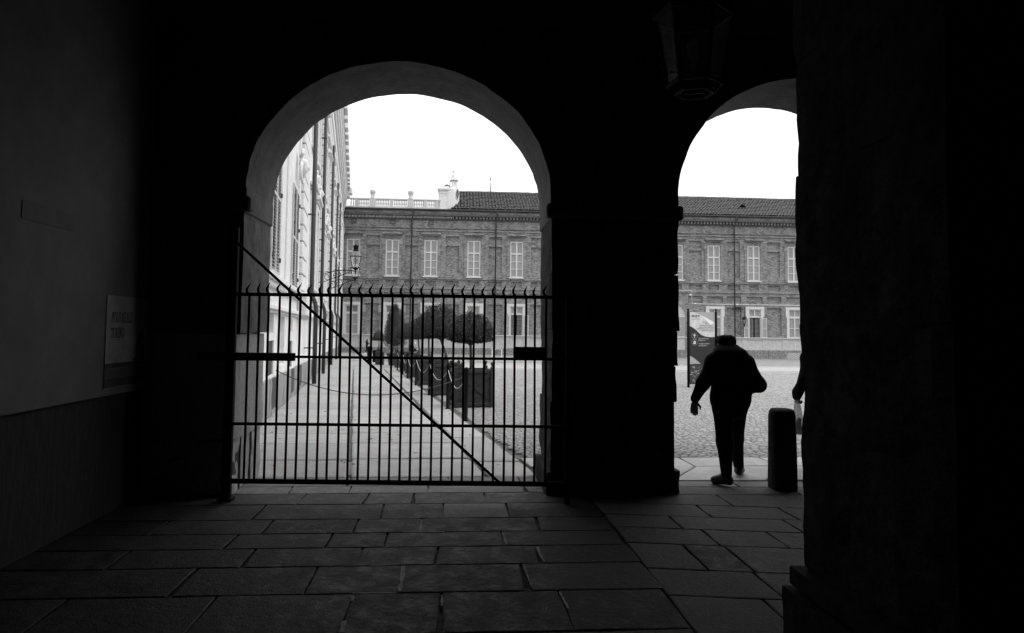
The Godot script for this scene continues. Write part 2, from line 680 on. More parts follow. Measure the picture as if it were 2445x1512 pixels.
# one paving slab: four corners (x, z) in order, uneven worn edges, its top following the ground
func slab(parent: Node, called: String, corners: Array, thick: float, material: Material, lift := 0.0, worn := 0.012) -> void:
	var st := tool()
	var c := Vector2.ZERO
	for p in corners:
		c += p * 0.25
	var outline: Array[Vector2] = []
	for i in 4:
		var a: Vector2 = corners[i]
		var b: Vector2 = corners[(i + 1) % 4]
		var side := (b - a).orthogonal().normalized()
		var n := 4 if a.distance_to(b) > 0.7 else 3
		for k in n:
			var jitter := rng.randf_range(-0.3, 1.0) * maxf(worn * 0.9, 0.01) if k > 0 else worn
			var p := a.lerp(b, (k + (rng.randf_range(-0.2, 0.2) if k > 0 else 0.0)) / n)
			var inward := side if side.dot(c - p) > 0.0 else -side
			if k == 0:
				inward = (c - p).normalized()
			outline.append(p + inward * jitter)
	var tilt := Vector2(rng.randf_range(-1, 1), rng.randf_range(-1, 1)) * 0.003
	var top: Array[Vector3] = []
	var rim: Array[Vector3] = []
	var foot: Array[Vector3] = []
	for p in outline:
		var q: Vector2 = p + (c - p).normalized() * worn * 1.6
		var y := ground_height(p.x, p.y) + lift + (p - c).dot(tilt)
		top.append(Vector3(q.x, y, q.y))
		rim.append(Vector3(p.x, y - worn * 0.7, p.y))
		foot.append(Vector3(p.x, y - thick, p.y))
	var mid := Vector3(c.x, ground_height(c.x, c.y) + lift + 0.002, c.y)
	for i in top.size():
		var j := (i + 1) % top.size()
		var out := (rim[i] + rim[j]) * 0.5 - Vector3(c.x, rim[i].y, c.y)
		tri(st, mid, top[i], top[j], Vector3.UP)
		quad(st, top[i], top[j], rim[j], rim[i], out + Vector3.UP)
		quad(st, rim[i], rim[j], foot[j], foot[i], out)
	part(parent, called, st, material)


# ---------------------------------------------------------------- arcade floor, courtyard, walkway

func make_arcade_floor() -> void:
	var root := structure("arcade_floor", "dark worn stone slabs paving the arcade")
	var st := tool()
	quad(st, Vector3(-3.4, -0.022, 16.4), Vector3(6.6, -0.022, 16.4), Vector3(6.6, -0.022, -8.4), Vector3(-3.4, -0.022, -8.4), Vector3.UP)
	part(root, "mortar_bed", st, M.mortar)
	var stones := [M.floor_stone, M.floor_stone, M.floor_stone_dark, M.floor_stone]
	# left bay: rows run across, joints read from the photograph
	var edges := [-8.31, -7.87, -7.54, -7.08, -6.54, -6.1, -5.7, -5.27, -4.73, -4.1, -3.45, -2.8, -2.1, -1.4, -0.6, 0.2]
	var cuts := [
		[-2.4, -1.2, -0.1, 0.7], [-1.75, -1.13, -0.31, 0.72], [-2.6, -1.53, -0.9, -0.44, 0.28], [-1.82, -0.7, -0.13, 0.48], [-2.5, -1.61, -0.87, -0.31, 0.72],
		[-1.78, -1.02, -0.57, 0.38], [-2.45, -1.53, -0.72, -0.14, 0.63], [-1.81, -0.98, -0.37, 0.47], [-2.4, -1.5, -0.65, -0.09, 0.67]]
	for i in edges.size() - 1:
		var row: Array = cuts[i].duplicate() if i < cuts.size() else []
		if row.is_empty():
			var x := -3.16 + rng.randf_range(0.5, 1.1)
			while x < 0.9:
				row.append(x)
				x += rng.randf_range(0.6, 1.1)
		row.push_front(-3.3)
		row.append(1.358)
		for k in row.size() - 1:
			var lean := rng.randf_range(-0.02, 0.03)
			var g := 0.004
			var m: Material = stones[rng.randi() % 4]
			if i == 7 and k == 3 or i == 8 and k == 3:
				m = M.floor_stone_dark
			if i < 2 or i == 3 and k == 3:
				m = M.pale_daylit_stone  # first rows take the paler colour that stands in for daylight
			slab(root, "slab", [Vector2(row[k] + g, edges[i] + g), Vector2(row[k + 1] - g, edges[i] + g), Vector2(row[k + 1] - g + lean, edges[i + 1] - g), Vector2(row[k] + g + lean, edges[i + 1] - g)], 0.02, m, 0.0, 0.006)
	# pale mortar that still fills some of the joints
	for q in [[-0.37, -5.25, -0.36, -4.76, 0.018], [-0.66, -4.735, -0.38, -4.73, 0.012], [-0.31, -6.5, -0.305, -6.12, 0.014], [-0.44, -6.1, -0.1, -6.1, 0.009], [-0.85, -6.54, -0.33, -6.54, 0.007],
		[0.385, -6.08, 0.4, -5.74, 0.01], [0.63, -5.66, 0.645, -5.3, 0.014], [0.675, -4.7, 0.69, -4.42, 0.012], [-0.72, -5.275, -0.42, -5.27, 0.008], [-0.65, -4.7, -0.64, -4.6, 0.02], [-0.64, -4.3, -0.63, -4.14, 0.02], [-0.085, -4.68, -0.08, -4.5, 0.009], [0.49, -5.2, 0.5, -4.8, 0.008]]:
		st = tool()
		var a := Vector2(q[0], q[1])
		var b := Vector2(q[2], q[3])
		var side := (b - a).orthogonal().normalized()
		var n := 7
		var edge := []
		for i in n + 1:
			var c := a.lerp(b, i / float(n))
			var w: float = q[4] * rng.randf_range(0.35, 1.1)
			edge.append([c - side * w, c + side * w * rng.randf_range(0.5, 1.0)])
		for i in n:
			quad(st, Vector3(edge[i][0].x, 0.0025, edge[i][0].y), Vector3(edge[i][1].x, 0.0025, edge[i][1].y), Vector3(edge[i + 1][1].x, 0.0025, edge[i + 1][1].y), Vector3(edge[i + 1][0].x, 0.0025, edge[i + 1][0].y), Vector3.UP)
		part(root, "mortar_fillet", st, M.mortar_pale)
	# right bay: rows run slightly askew
	var edges2 := [-8.05, -7.75, -7.38, -6.93, -6.47, -6.04, -5.58, -4.96, -4.44, -3.8, -3.1, -2.4, -1.6, -0.8, 0.0]
	var cuts2 := [[2.2, 3.1, 4.3, 5.3], [1.9, 3.6, 4.9], [2.7, 4.1, 5.2], [2.34, 3.11, 4.4, 5.3], [1.95, 2.95, 4.2, 5.1], [2.1, 2.63, 3.8, 4.9], [1.8, 2.12, 3.3, 4.6], [2.1, 3.2, 4.5], [1.95, 3.0, 4.1]]
	for i in edges2.size() - 1:
		var row: Array = cuts2[i].duplicate() if i < cuts2.size() else [2.3, 3.4, 4.7]
		row.push_front(1.362)
		row.append(6.3)
		for k in row.size() - 1:
			var g := 0.005
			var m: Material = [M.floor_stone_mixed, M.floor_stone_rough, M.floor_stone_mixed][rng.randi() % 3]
			if i == 6 and k == 1:
				m = M.floor_stone_dark
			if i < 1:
				m = M.pale_daylit_stone  # nearest row, daylight put into its colour
			if i >= 7 and k == 0:
				m = M.floor_stone_rough
			var za := func(x: float, z: float) -> float: return z + 0.17 * (x - 2.4) * (1.0 if z > -7.3 else 0.3)
			var x0: float = row[k]
			var x1: float = row[k + 1]
			slab(root, "slab", [Vector2(x0 + g, za.call(x0, edges2[i]) + g), Vector2(x1 - g, za.call(x1, edges2[i]) + g), Vector2(x1 - g, za.call(x1, edges2[i + 1]) - g), Vector2(x0 + g, za.call(x0, edges2[i + 1]) - g)], 0.02, m, 0.0, 0.006)


func cobble_mesh() -> Mesh:
	var st := tool()
	var h := Vector3(0.5, 0.0, 0.5)
	var t := 0.37
	var top := [Vector3(-t, 1, -t), Vector3(t, 1, -t), Vector3(t, 1, t), Vector3(-t, 1, t)]
	var rim := [Vector3(-h.x, 0.6, -h.z), Vector3(h.x, 0.6, -h.z), Vector3(h.x, 0.6, h.z), Vector3(-h.x, 0.6, h.z)]
	var foot := [Vector3(-h.x, -0.4, -h.z), Vector3(h.x, -0.4, -h.z), Vector3(h.x, -0.4, h.z), Vector3(-h.x, -0.4, h.z)]
	quad(st, top[0], top[1], top[2], top[3], Vector3.UP)
	for i in 4:
		var j := (i + 1) % 4
		var out: Vector3 = rim[i] + rim[j]
		out.y = 0.0
		quad(st, top[i], top[j], rim[j], rim[i], out + Vector3.UP)
		quad(st, rim[i], rim[j], foot[j], foot[i], out)
	return baked(st)


func kerb_x(z: float) -> float:
	return palace_x(z) + 3.86


func make_courtyard() -> void:
	var root := structure("courtyard_ground", "cobbled courtyard sloping gently away from the arcade")
	# one sheet out to the horizon; the cobbles stand on its near part
	var zs := [-8.3, -9.0, -12.0, -16.0, -20.0, -25.0, -30.0, -36.0, -38.0, -38.02, -45.0, -55.0, -65.0, -75.0, -82.0, -120.0, -420.0]
	var xs := [-220.0, -40.0, -15.0, -5.0, 5.0, 15.0, 30.0, 45.0, 100.0, 320.0]
	var st := tool(true)
	for i in zs.size() - 1:
		for k in xs.size() - 1:
			var p := []
			for q in [[xs[k], zs[i]], [xs[k + 1], zs[i]], [xs[k + 1], zs[i + 1]], [xs[k], zs[i + 1]]]:
				var sink := 0.045 if q[1] >= -38.0 else 0.004
				p.append(Vector3(q[0], ground_height(q[0], q[1]) - sink, q[1]))
			quad(st, p[0], p[1], p[2], p[3], Vector3.UP)
	part(root, "ground_sheet", st, M.courtyard_far)
	st = tool()
	for q in [[-9.6, -20.0], [-20.0, -38.0]]:
		var p := []
		for c in [[-6.5, q[0]], [22.0, q[0]], [22.0, q[1]], [-6.5, q[1]]]:
			p.append(Vector3(c[0], ground_height(c[0], c[1]) - 0.028, c[1]))
		quad(st, p[0], p[1], p[2], p[3], Vector3.UP)
	part(root, "sand_bed", st, M.earth)
	# cobbles: the nearest ones singly, the rest together
	var mesh := cobble_mesh()
	var where: Array[Transform3D] = []
	var tones: PackedColorArray = []
	var z := -9.62
	var row := 0
	while z > -38.0:
		var size := 0.1 if z > -22.0 else 0.13
		for wedge in 2:
			var x := kerb_x(z) + 0.08 if wedge == 0 else maxf(-z * 0.27 - 0.6, kerb_x(z) + 0.1)
			var last := minf(-z * 0.107 + 1.2, -z * 0.27 - 0.6) if wedge == 0 else -z * 0.8 + 3.0
			x += rng.randf() * 0.1
			while x < last:
				var w := rng.randf_range(0.95, 1.35) * size
				var d := rng.randf_range(0.86, 0.97) * size
				var zz := z + sin(x * 1.7 + 0.6) * 0.07 + rng.randf_range(-0.006, 0.006)
				var b := Basis(Vector3.UP, rng.randf_range(-0.09, 0.09)) * Basis(Vector3.RIGHT, rng.randf_range(-0.05, 0.05)) * Basis.from_scale(Vector3(w * 0.93, 0.03 + rng.randf() * 0.008, d * 0.93))
				where.append(Transform3D(b, Vector3(x + w * 0.5, ground_height(x, zz) - 0.03, zz)))
				var v := rng.randf_range(0.62, 1.0)
				tones.append(Color(v, v, v))
				x += w
		z -= size * 1.0
		row += 1
	var order := range(where.size())
	var singles := []
	for i in order:
		var p: Vector3 = where[i].origin
		if singles.size() < 290 and (p.x > -0.22 * p.z or p.x < -0.12 * p.z) and p.x < -0.5 * p.z:
			singles.append(i)
	var is_single := {}
	var shades := []
	for k in 4:
		var m: StandardMaterial3D = M.cobble_plain.duplicate()
		var v := 0.24 + 0.04 * k
		m.resource_name = "cobble_tone"
		m.albedo_color = Color(v, v, v).linear_to_srgb()
		shades.append(m)
	for i in singles:
		is_single[i] = true
		piece(root, "cobblestone", mesh, shades[i % 4], where[i].origin, where[i].basis)
	var mm := MultiMesh.new()
	mm.transform_format = MultiMesh.TRANSFORM_3D
	mm.use_colors = true
	mm.mesh = mesh
	mm.instance_count = where.size() - singles.size()
	var n := 0
	for i in where.size():
		if is_single.has(i):
			continue
		mm.set_instance_transform(n, where[i])
		mm.set_instance_color(n, tones[i])
		n += 1
	var mi := MultiMeshInstance3D.new()
	mi.name = "cobblestones"
	mi.multimesh = mm
	mi.material_override = M.cobble
	mi.set_meta("kind", "stuff")
	root.add_child(mi, true)
	# a band of pale slabs across the courtyard, and the darker roadway before the brick wing
	for r in 3:
		var x := -4.0
		while x < 44.0:
			var w := rng.randf_range(1.6, 2.4)
			var z0 := -40.2 - r * 1.9
			if x > kerb_x(z0) + 0.2:
				slab(root, "paving_slab", [Vector2(x, z0), Vector2(x + w - 0.02, z0), Vector2(x + w - 0.02, z0 - 1.88), Vector2(x, z0 - 1.88)], 0.03, M.strip_stone, 0.01, 0.008)
			x += w
	st = tool()
	for i in 8:
		var x0 := -12.0 + i * 8.0
		for k in 4:
			var z0 := -50.0 - k * 7.3
			var p := []
			for c in [[x0, z0], [x0 + 8.0, z0], [x0 + 8.0, z0 - 7.3], [x0, z0 - 7.3]]:
				p.append(Vector3(c[0], ground_height(c[0], c[1]) + 0.004, c[1]))
			quad(st, p[0], p[1], p[2], p[3], Vector3.UP)
	part(root, "roadway", st, M.asphalt)


func make_walkway() -> void:
	var root := structure("walkway", "pale stone slab pavement along the palace front")
	var st := tool()
	var zz := [-8.3, -14.0, -22.0, -34.0, -50.0, -80.0]
	for i in zz.size() - 1:
		var a: float = zz[i]
		var b: float = zz[i + 1]
		quad(st, Vector3(palace_x(a) - 0.1, ground_height(-3, a) - 0.04, a), Vector3(kerb_x(a) - 0.01, ground_height(-3, a) - 0.04, a), Vector3(kerb_x(b) - 0.01, ground_height(-6, b) - 0.04, b), Vector3(palace_x(b) - 0.1, ground_height(-6, b) - 0.04, b), Vector3.UP)
	part(root, "mortar_bed", st, M.mortar_dark)
	var stones := [M.walk_stone, M.walk_stone_grey, M.walk_stone_pale, M.walk_stone]
	# three strips: by the wall, in the middle, and the kerb strip beyond the gutter
	for strip in 3:
		var w0: float = [0.05, 1.68, 3.27][strip]
		var w1: float = [1.66, 3.24, 3.86][strip]
		var edges := [8.33, 9.47, 10.94, 12.05, 13.3, 14.79, 16.19, 17.8, 19.55] if strip < 2 else [8.33, 9.3, 11.6, 13.1, 14.9, 16.3, 18.2, 19.8]
		if strip == 1:
			edges = [8.33, 9.55, 10.98, 12.2, 13.15, 14.6, 16.3, 17.5, 19.4]
		while edges[-1] < 76.0:
			edges.append(edges[-1] + rng.randf_range(0.6, 1.25) * (1.0 if edges[-1] < 40.0 else 1.6))
		for i in edges.size() - 1:
			var g := 0.011
			var gz := rng.randf_range(0.008, 0.035) if i > 2 else 0.04
			var za: float = -edges[i] - g
			var zb: float = -edges[i + 1] + gz
			var sk := 0.0 if i == 0 else rng.randf_range(-0.02, 0.02)
			# a drain gap opens in the third row, as in the photograph
			var gap := 0.05 if strip == 1 and i == 1 else 0.0
			slab(root, "kerb_stone" if strip == 2 else "slab", [Vector2(palace_x(za) + w0 + g, za), Vector2(palace_x(za) + w1 - g, za - sk - gap), Vector2(palace_x(zb) + w1 - g, zb), Vector2(palace_x(zb) + w0 + g, zb + sk)], 0.05, stones[rng.randi() % 4], 0.004, 0.016)
	# slabs before the right arch, out to the cobbles
	var pave := structure("pavement", "light stone slabs just outside the right arch")
	var xs := [1.02, 2.45, 3.55, 4.9, 6.3, 7.8, 9.4]
	for i in xs.size() - 1:
		var a: float = xs[i]
		var b: float = xs[i + 1]
		var lean := 0.55
		var left := kerb_x(-8.06) + 0.03 if i == 0 else a
		slab(pave, "slab", [Vector2(left, -8.07), Vector2(b - 0.01, -8.07), Vector2(b - 0.01 + lean, -8.9), Vector2(left + (lean if i > 0 else 0.0), -8.9)], 0.06, [M.walk_stone, M.walk_stone_pale][i % 2], 0.0, 0.008)
		slab(pave, "slab", [Vector2(left + (lean if i > 0 else -0.12), -8.92), Vector2(b - 0.01 + lean, -8.92), Vector2(b - 0.01 + lean, -9.56), Vector2(left + (lean if i > 0 else -0.2), -9.56)], 0.06, [M.walk_stone_pale, M.walk_stone][i % 2], 0.0, 0.008)
	st = tool()
	quad(st, Vector3(0.95, -0.015, -8.05), Vector3(9.6, -0.015, -8.05), Vector3(9.6, -0.025, -9.58), Vector3(0.8, -0.025, -9.58), Vector3.UP)
	part(pave, "mortar_bed", st, M.mortar_dark)


# ---------------------------------------------------------------- the arcade

const ARCHES := [[-0.625, 1.575, 3.1, 1.4], [3.74, 1.42, 3.1, 1.38]]   # centre, half width, springing, rise
const FRONT := -7.4
const REAR := -8.45

func make_arcade() -> void:
	var root := thing("arcade", "dark vaulted arcade with two round arches framing the courtyard", "arcade")
	var n := FastNoiseLite.new()
	n.seed = 5
	n.frequency = 1.3
	n.fractal_octaves = 3
	# the arch wall above the springing, with uneven arch edges
	var st := tool()
	var top := 7.2
	var curves := []
	for a in ARCHES:
		for z in [FRONT, REAR]:
			var pts := []
			for i in 65:
				var t := PI - PI * i / 64.0
				var wob: float = 0.016 * n.get_noise_3d(cos(t) * 3.0 + a[0], sin(t) * 3.0, z * 2.0)
				pts.append(Vector3(a[0] + cos(t) * (a[1] + wob), a[2] + sin(t) * (a[3] + wob), z))
			curves.append(pts)
	for k in 2:
		var f: Array = curves[k * 2]
		var b: Array = curves[k * 2 + 1]
		for i in 64:
			for side in [[f, FRONT, Vector3.BACK], [b, REAR, Vector3.FORWARD]]:
				var c: Array = side[0]
				var z: float = side[1]
				quad(st, c[i], c[i + 1], Vector3(c[i + 1].x, top, z), Vector3(c[i].x, top, z), side[2])
	for q in [[-3.5, ARCHES[0][0] - ARCHES[0][1]], [ARCHES[0][0] + ARCHES[0][1], ARCHES[1][0] - ARCHES[1][1]], [ARCHES[1][0] + ARCHES[1][1], 6.6]]:
		for z in [FRONT, REAR]:
			var o := Vector3(0, 0, 1 if z == FRONT else -1)
			quad(st, Vector3(q[0], ARCHES[0][2] - 0.1, z), Vector3(q[1], ARCHES[0][2] - 0.1, z), Vector3(q[1], top, z), Vector3(q[0], top, z), o)
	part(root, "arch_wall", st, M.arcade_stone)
	for k in 2:
		st = tool(true)
		var f: Array = curves[k * 2]
		var b: Array = curves[k * 2 + 1]
		for i in 64:
			var out: Vector3 = Vector3(ARCHES[k][0], ARCHES[k][2], 0) - Vector3(f[i].x, f[i].y, 0)
			for s in 4:
				quad(st, f[i].lerp(b[i], s / 4.0), f[i + 1].lerp(b[i + 1], s / 4.0), f[i + 1].lerp(b[i + 1], (s + 1) / 4.0), f[i].lerp(b[i], (s + 1) / 4.0), out)
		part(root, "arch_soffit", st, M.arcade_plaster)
	# imposts: a band round each pier, with a lip on the arcade side
	for q in [[-3.45, -2.19, -2.14], [0.945, 2.325, 2.37], [5.165, 6.5, 6.5]]:
		st = tool()
		var x0: float = q[0]
		var x1: float = q[1]
		chamfered(st, Vector3((x0 + x1) * 0.5, 3.0, (FRONT + REAR) * 0.5), Vector3(x1 - x0, 0.26, 1.056), 0.012)
		var lip0: float = x0 if x0 < -3.0 else x0 - 0.045
		chamfered(st, Vector3((lip0 + q[2]) * 0.5, 2.955, FRONT - 0.03), Vector3(q[2] - lip0, 0.15, 0.14), 0.02)
		part(root, "impost", st, M.arcade_plaster)
	# piers of large uneven stones: [x0, x1, courses of y, material]
	var left := [[0.0, 0.56, -2.27, M.streaked_block], [0.56, 1.63, -2.235, M.granite_block], [1.63, 2.88, -2.2, M.arcade_plaster]]
	for c in left:
		st = tool()
		var h: float = c[1] - c[0]
		if c[3] == M.streaked_block:
			# the weathered foot is split upright into three
			for s in 3:
				var z0 := FRONT - 0.02 - s * 0.34
				var s2 := tool()
				rough_block(s2, Vector3((-3.4 + c[2]) * 0.5 + 0.012 * s, c[0] + h * 0.5, z0 - 0.16), Vector3(c[2] + 3.4, h + 0.01, 0.34), 0.022, 20 + s)
				part(root, "stone_block", s2, c[3])
			continue
		rough_block(st, Vector3((-3.4 + c[2]) * 0.5, c[0] + h * 0.5, (FRONT + REAR) * 0.5), Vector3(c[2] + 3.4, h + 0.012, 1.04), 0.012, int(c[0] * 100), 8)
		part(root, "stone_block", st, c[3])
	var mids := [[0.0, 0.24, 0.93, 2.31], [0.24, 0.36, 0.955, 2.275], [0.36, 0.95, 0.95, 2.285], [0.95, 1.33, 0.965, 2.31], [1.33, 1.7, 0.96, 2.325], [1.7, 2.3, 0.95, 2.34], [2.3, 2.88, 0.95, 2.335]]
	for c in mids:
		st = tool()
		var grow := 0.05 if c[0] == 0.0 else 0.0
		rough_block(st, Vector3((c[2] + c[3]) * 0.5, (c[0] + c[1]) * 0.5, (FRONT + REAR) * 0.5), Vector3(c[3] - c[2] + grow, c[1] - c[0] + 0.02, 1.04 + grow), 0.018, int(c[0] * 77) + 3, 8)
		part(root, "stone_block", st, M.arcade_stone)
	var rights := [0.0, 0.5, 1.1, 1.7, 2.3, 2.88]
	for i in 5:
		st = tool()
		rough_block(st, Vector3(5.84, (rights[i] + rights[i + 1]) * 0.5, (FRONT + REAR) * 0.5), Vector3(1.34, rights[i + 1] - rights[i] + 0.02, 1.04), 0.02, 60 + i, 8)
		part(root, "stone_block", st, M.arcade_stone)
	# the mass of the piers behind the facing stones
	for q in [[-3.45, -2.29], [0.985, 2.275], [5.2, 6.5]]:
		st = tool()
		span(st, q[0], q[1], -0.1, 3.02, FRONT - 0.03, REAR + 0.03)
		part(root, "pier_core", st, M.arcade_stone)
	# side walls with a painted upper panel standing proud of a dark dado
	for side in [[-3.16, -1.0], [6.12, 1.0]]:
		var x: float = side[0]
		var o: float = side[1]
		st = tool()
		span(st, x, x + 0.4 * o, -0.1, 7.2, FRONT - 0.3, 16.2)
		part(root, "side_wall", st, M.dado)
		st = tool()
		chamfered(st, Vector3(x - 0.02 * o, 3.3, (FRONT + 15.7) * 0.5), Vector3(0.05, 4.46, 15.7 - FRONT - 0.03), 0.008)
		part(root, "painted_panel", st, M.wall_paint)
	st = tool()
	span(st, -3.5, 6.5, -0.1, 7.2, 15.65, 16.1)  # unseen, set far back so that less light bounces forward
	part(root, "rear_wall", st, M.vault_plaster)
	# barrel vaults along x, the rear bay unseen, added to dim the front
	st = tool(true)
	for bay in 2:
		for i in 24:
			var a0 := PI * i / 24.0
			var a1 := PI * (i + 1) / 24.0
			var p0 := Vector3(0, 4.8 + 1.5 * sin(a0), -1.65 + bay * 11.56 - 5.78 * cos(a0))
			var p1 := Vector3(0, 4.8 + 1.5 * sin(a1), -1.65 + bay * 11.56 - 5.78 * cos(a1))
			for k in 4:
				var x0 := -3.2 + k * 2.35
				quad(st, p0 + Vector3.RIGHT * x0, p0 + Vector3.RIGHT * (x0 + 2.35), p1 + Vector3.RIGHT * (x0 + 2.35), p1 + Vector3.RIGHT * x0, Vector3.DOWN)
	part(root, "vault", st, M.vault_plaster)
	st = tool()
	span(st, -3.7, 6.8, 7.15, 7.5, REAR - 0.2, 16.3)  # unseen slab added above the vault to keep sky light out
	part(root, "roof", st, M.zinc)
	# the near pillar of rough courses, plinth below
	var pil := sub(root, "pillar", Vector3(2.11, 0, -2.7))
	st = tool()
	span(st, -0.515, 0.515, 0.0, 6.5, -0.5, 0.5)
	part(pil, "core", st, M.arcade_stone)
	var y := 0.63
	var i := 0
	while y < 6.6:
		var h: float = [0.62, 0.48, 0.7, 0.55, 0.8][i % 5]
		st = tool()
		rough_block(st, Vector3(0.004 * sin(i * 2.0), y + h * 0.5, 0), Vector3(1.075 + 0.012 * sin(i * 3.3), h + 0.02, 1.05), 0.016, 90 + i, 10)
		part(pil, "stone_block", st, M.arcade_stone)
		y += h
		i += 1
	for c in [[0.53, 0.63, 1.15], [0.0, 0.53, 1.2]]:
		st = tool()
		rough_block(st, Vector3(0, (c[0] + c[1]) * 0.5, 0), Vector3(c[2], c[1] - c[0], c[2]), 0.012, 130 + int(c[1] * 10), 10)
		part(pil, "plinth_stone", st, M.arcade_stone)


# ---------------------------------------------------------------- the palace on the left

# one louvred shutter leaf of separate slats, standing in the xy plane, lower left corner at the origin
func shutter_leaf(parent: Node, at: Vector3, w: float, h: float, turn := 0.0) -> Node3D:
	var root := sub(parent, "shutter", at, Basis(Vector3.UP, turn))
	var key := "leaf_%.2f_%.2f" % [w, h]
	if not cache.has(key):
		var st := tool()
		var f := 0.06
		span(st, 0, f, 0, h, -0.02, 0.02)
		span(st, w - f, w, 0, h, -0.02, 0.02)
		for y in [0.0, h * 0.5 - f * 0.5, h - f]:
			span(st, f, w - f, y, y + f, -0.018, 0.018)
		var s2 := tool()
		box(s2, Vector3.ZERO, Vector3(w - 2.0 * f, 0.008, 0.036), Basis(Vector3.RIGHT, 0.8))
		cache[key] = [baked(st), baked(s2)]
	piece(root, "frame", cache[key][0], M.shutter_paint)
	var y := 0.1
	while y < h - 0.09:
		if absf(y - h * 0.5) > 0.05:
			piece(root, "slat", cache[key][1], M.shutter_paint, Vector3(w * 0.5, y, 0))
		y += 0.07
	return root


func louver_mesh(w: float, h: float, pitch := 0.1) -> Mesh:
	var key := "louver_%.2f_%.2f" % [w, h]
	if not cache.has(key):
		var st := tool()
		var n := int(h / pitch)
		var d := h / n
		for i in n:
			var y := i * d
			quad(st, Vector3(0, y, 0.035), Vector3(w, y, 0.035), Vector3(w, y + d * 0.98, 0.0), Vector3(0, y + d * 0.98, 0.0), Vector3.BACK)
			quad(st, Vector3(0, y, 0.035), Vector3(w, y, 0.035), Vector3(w, y, 0.0), Vector3(0, y, 0.0), Vector3.DOWN)
		cache[key] = baked(st)
	return cache[key]


# carved stone ornament over a window: a bearded mask between scrolls under a shell
func ornament_mesh() -> Mesh:
	if not cache.has("ornament"):
		var st := tool(true)
		blob(st, [[Vector3(0, 0.36, 0.1), 0.1, Vector3(0, 0.26, 0.12), 0.08], [Vector3(0, 0.3, 0.2), 0.025, Vector3(0, 0.27, 0.22), 0.03], [Vector3(0, 0.2, 0.12), 0.07, Vector3(0, 0.08, 0.1), 0.03],
			[Vector3(-0.12, 0.38, 0.06), 0.05, Vector3(0.12, 0.38, 0.06), 0.05], [Vector3(0, 0.52, 0.05), 0.06, Vector3(0, 0.6, 0.08), 0.04]], 0.022, 0.02)
		for s in [-1.0, 1.0]:
			var pts := []
			var rad := []
			for i in 15:
				var a := i * 0.55
				var r := 0.02 + 0.013 * i
				pts.append(Vector3(s * (0.22 + r * cos(a)), 0.12 + r * sin(a), 0.05 + 0.002 * i))
				rad.append(0.025 + 0.001 * i)
			tube(st, pts, rad, 6)
		for i in 7:
			var a := PI * (0.14 + 0.12 * i)
			tube(st, [Vector3(0.08 * cos(a), 0.46 + 0.08 * sin(a), 0.05), Vector3(0.24 * cos(a), 0.46 + 0.2 * sin(a), 0.09)], [0.025, 0.045], 6)
		cache["ornament"] = baked(st)
	return cache["ornament"]


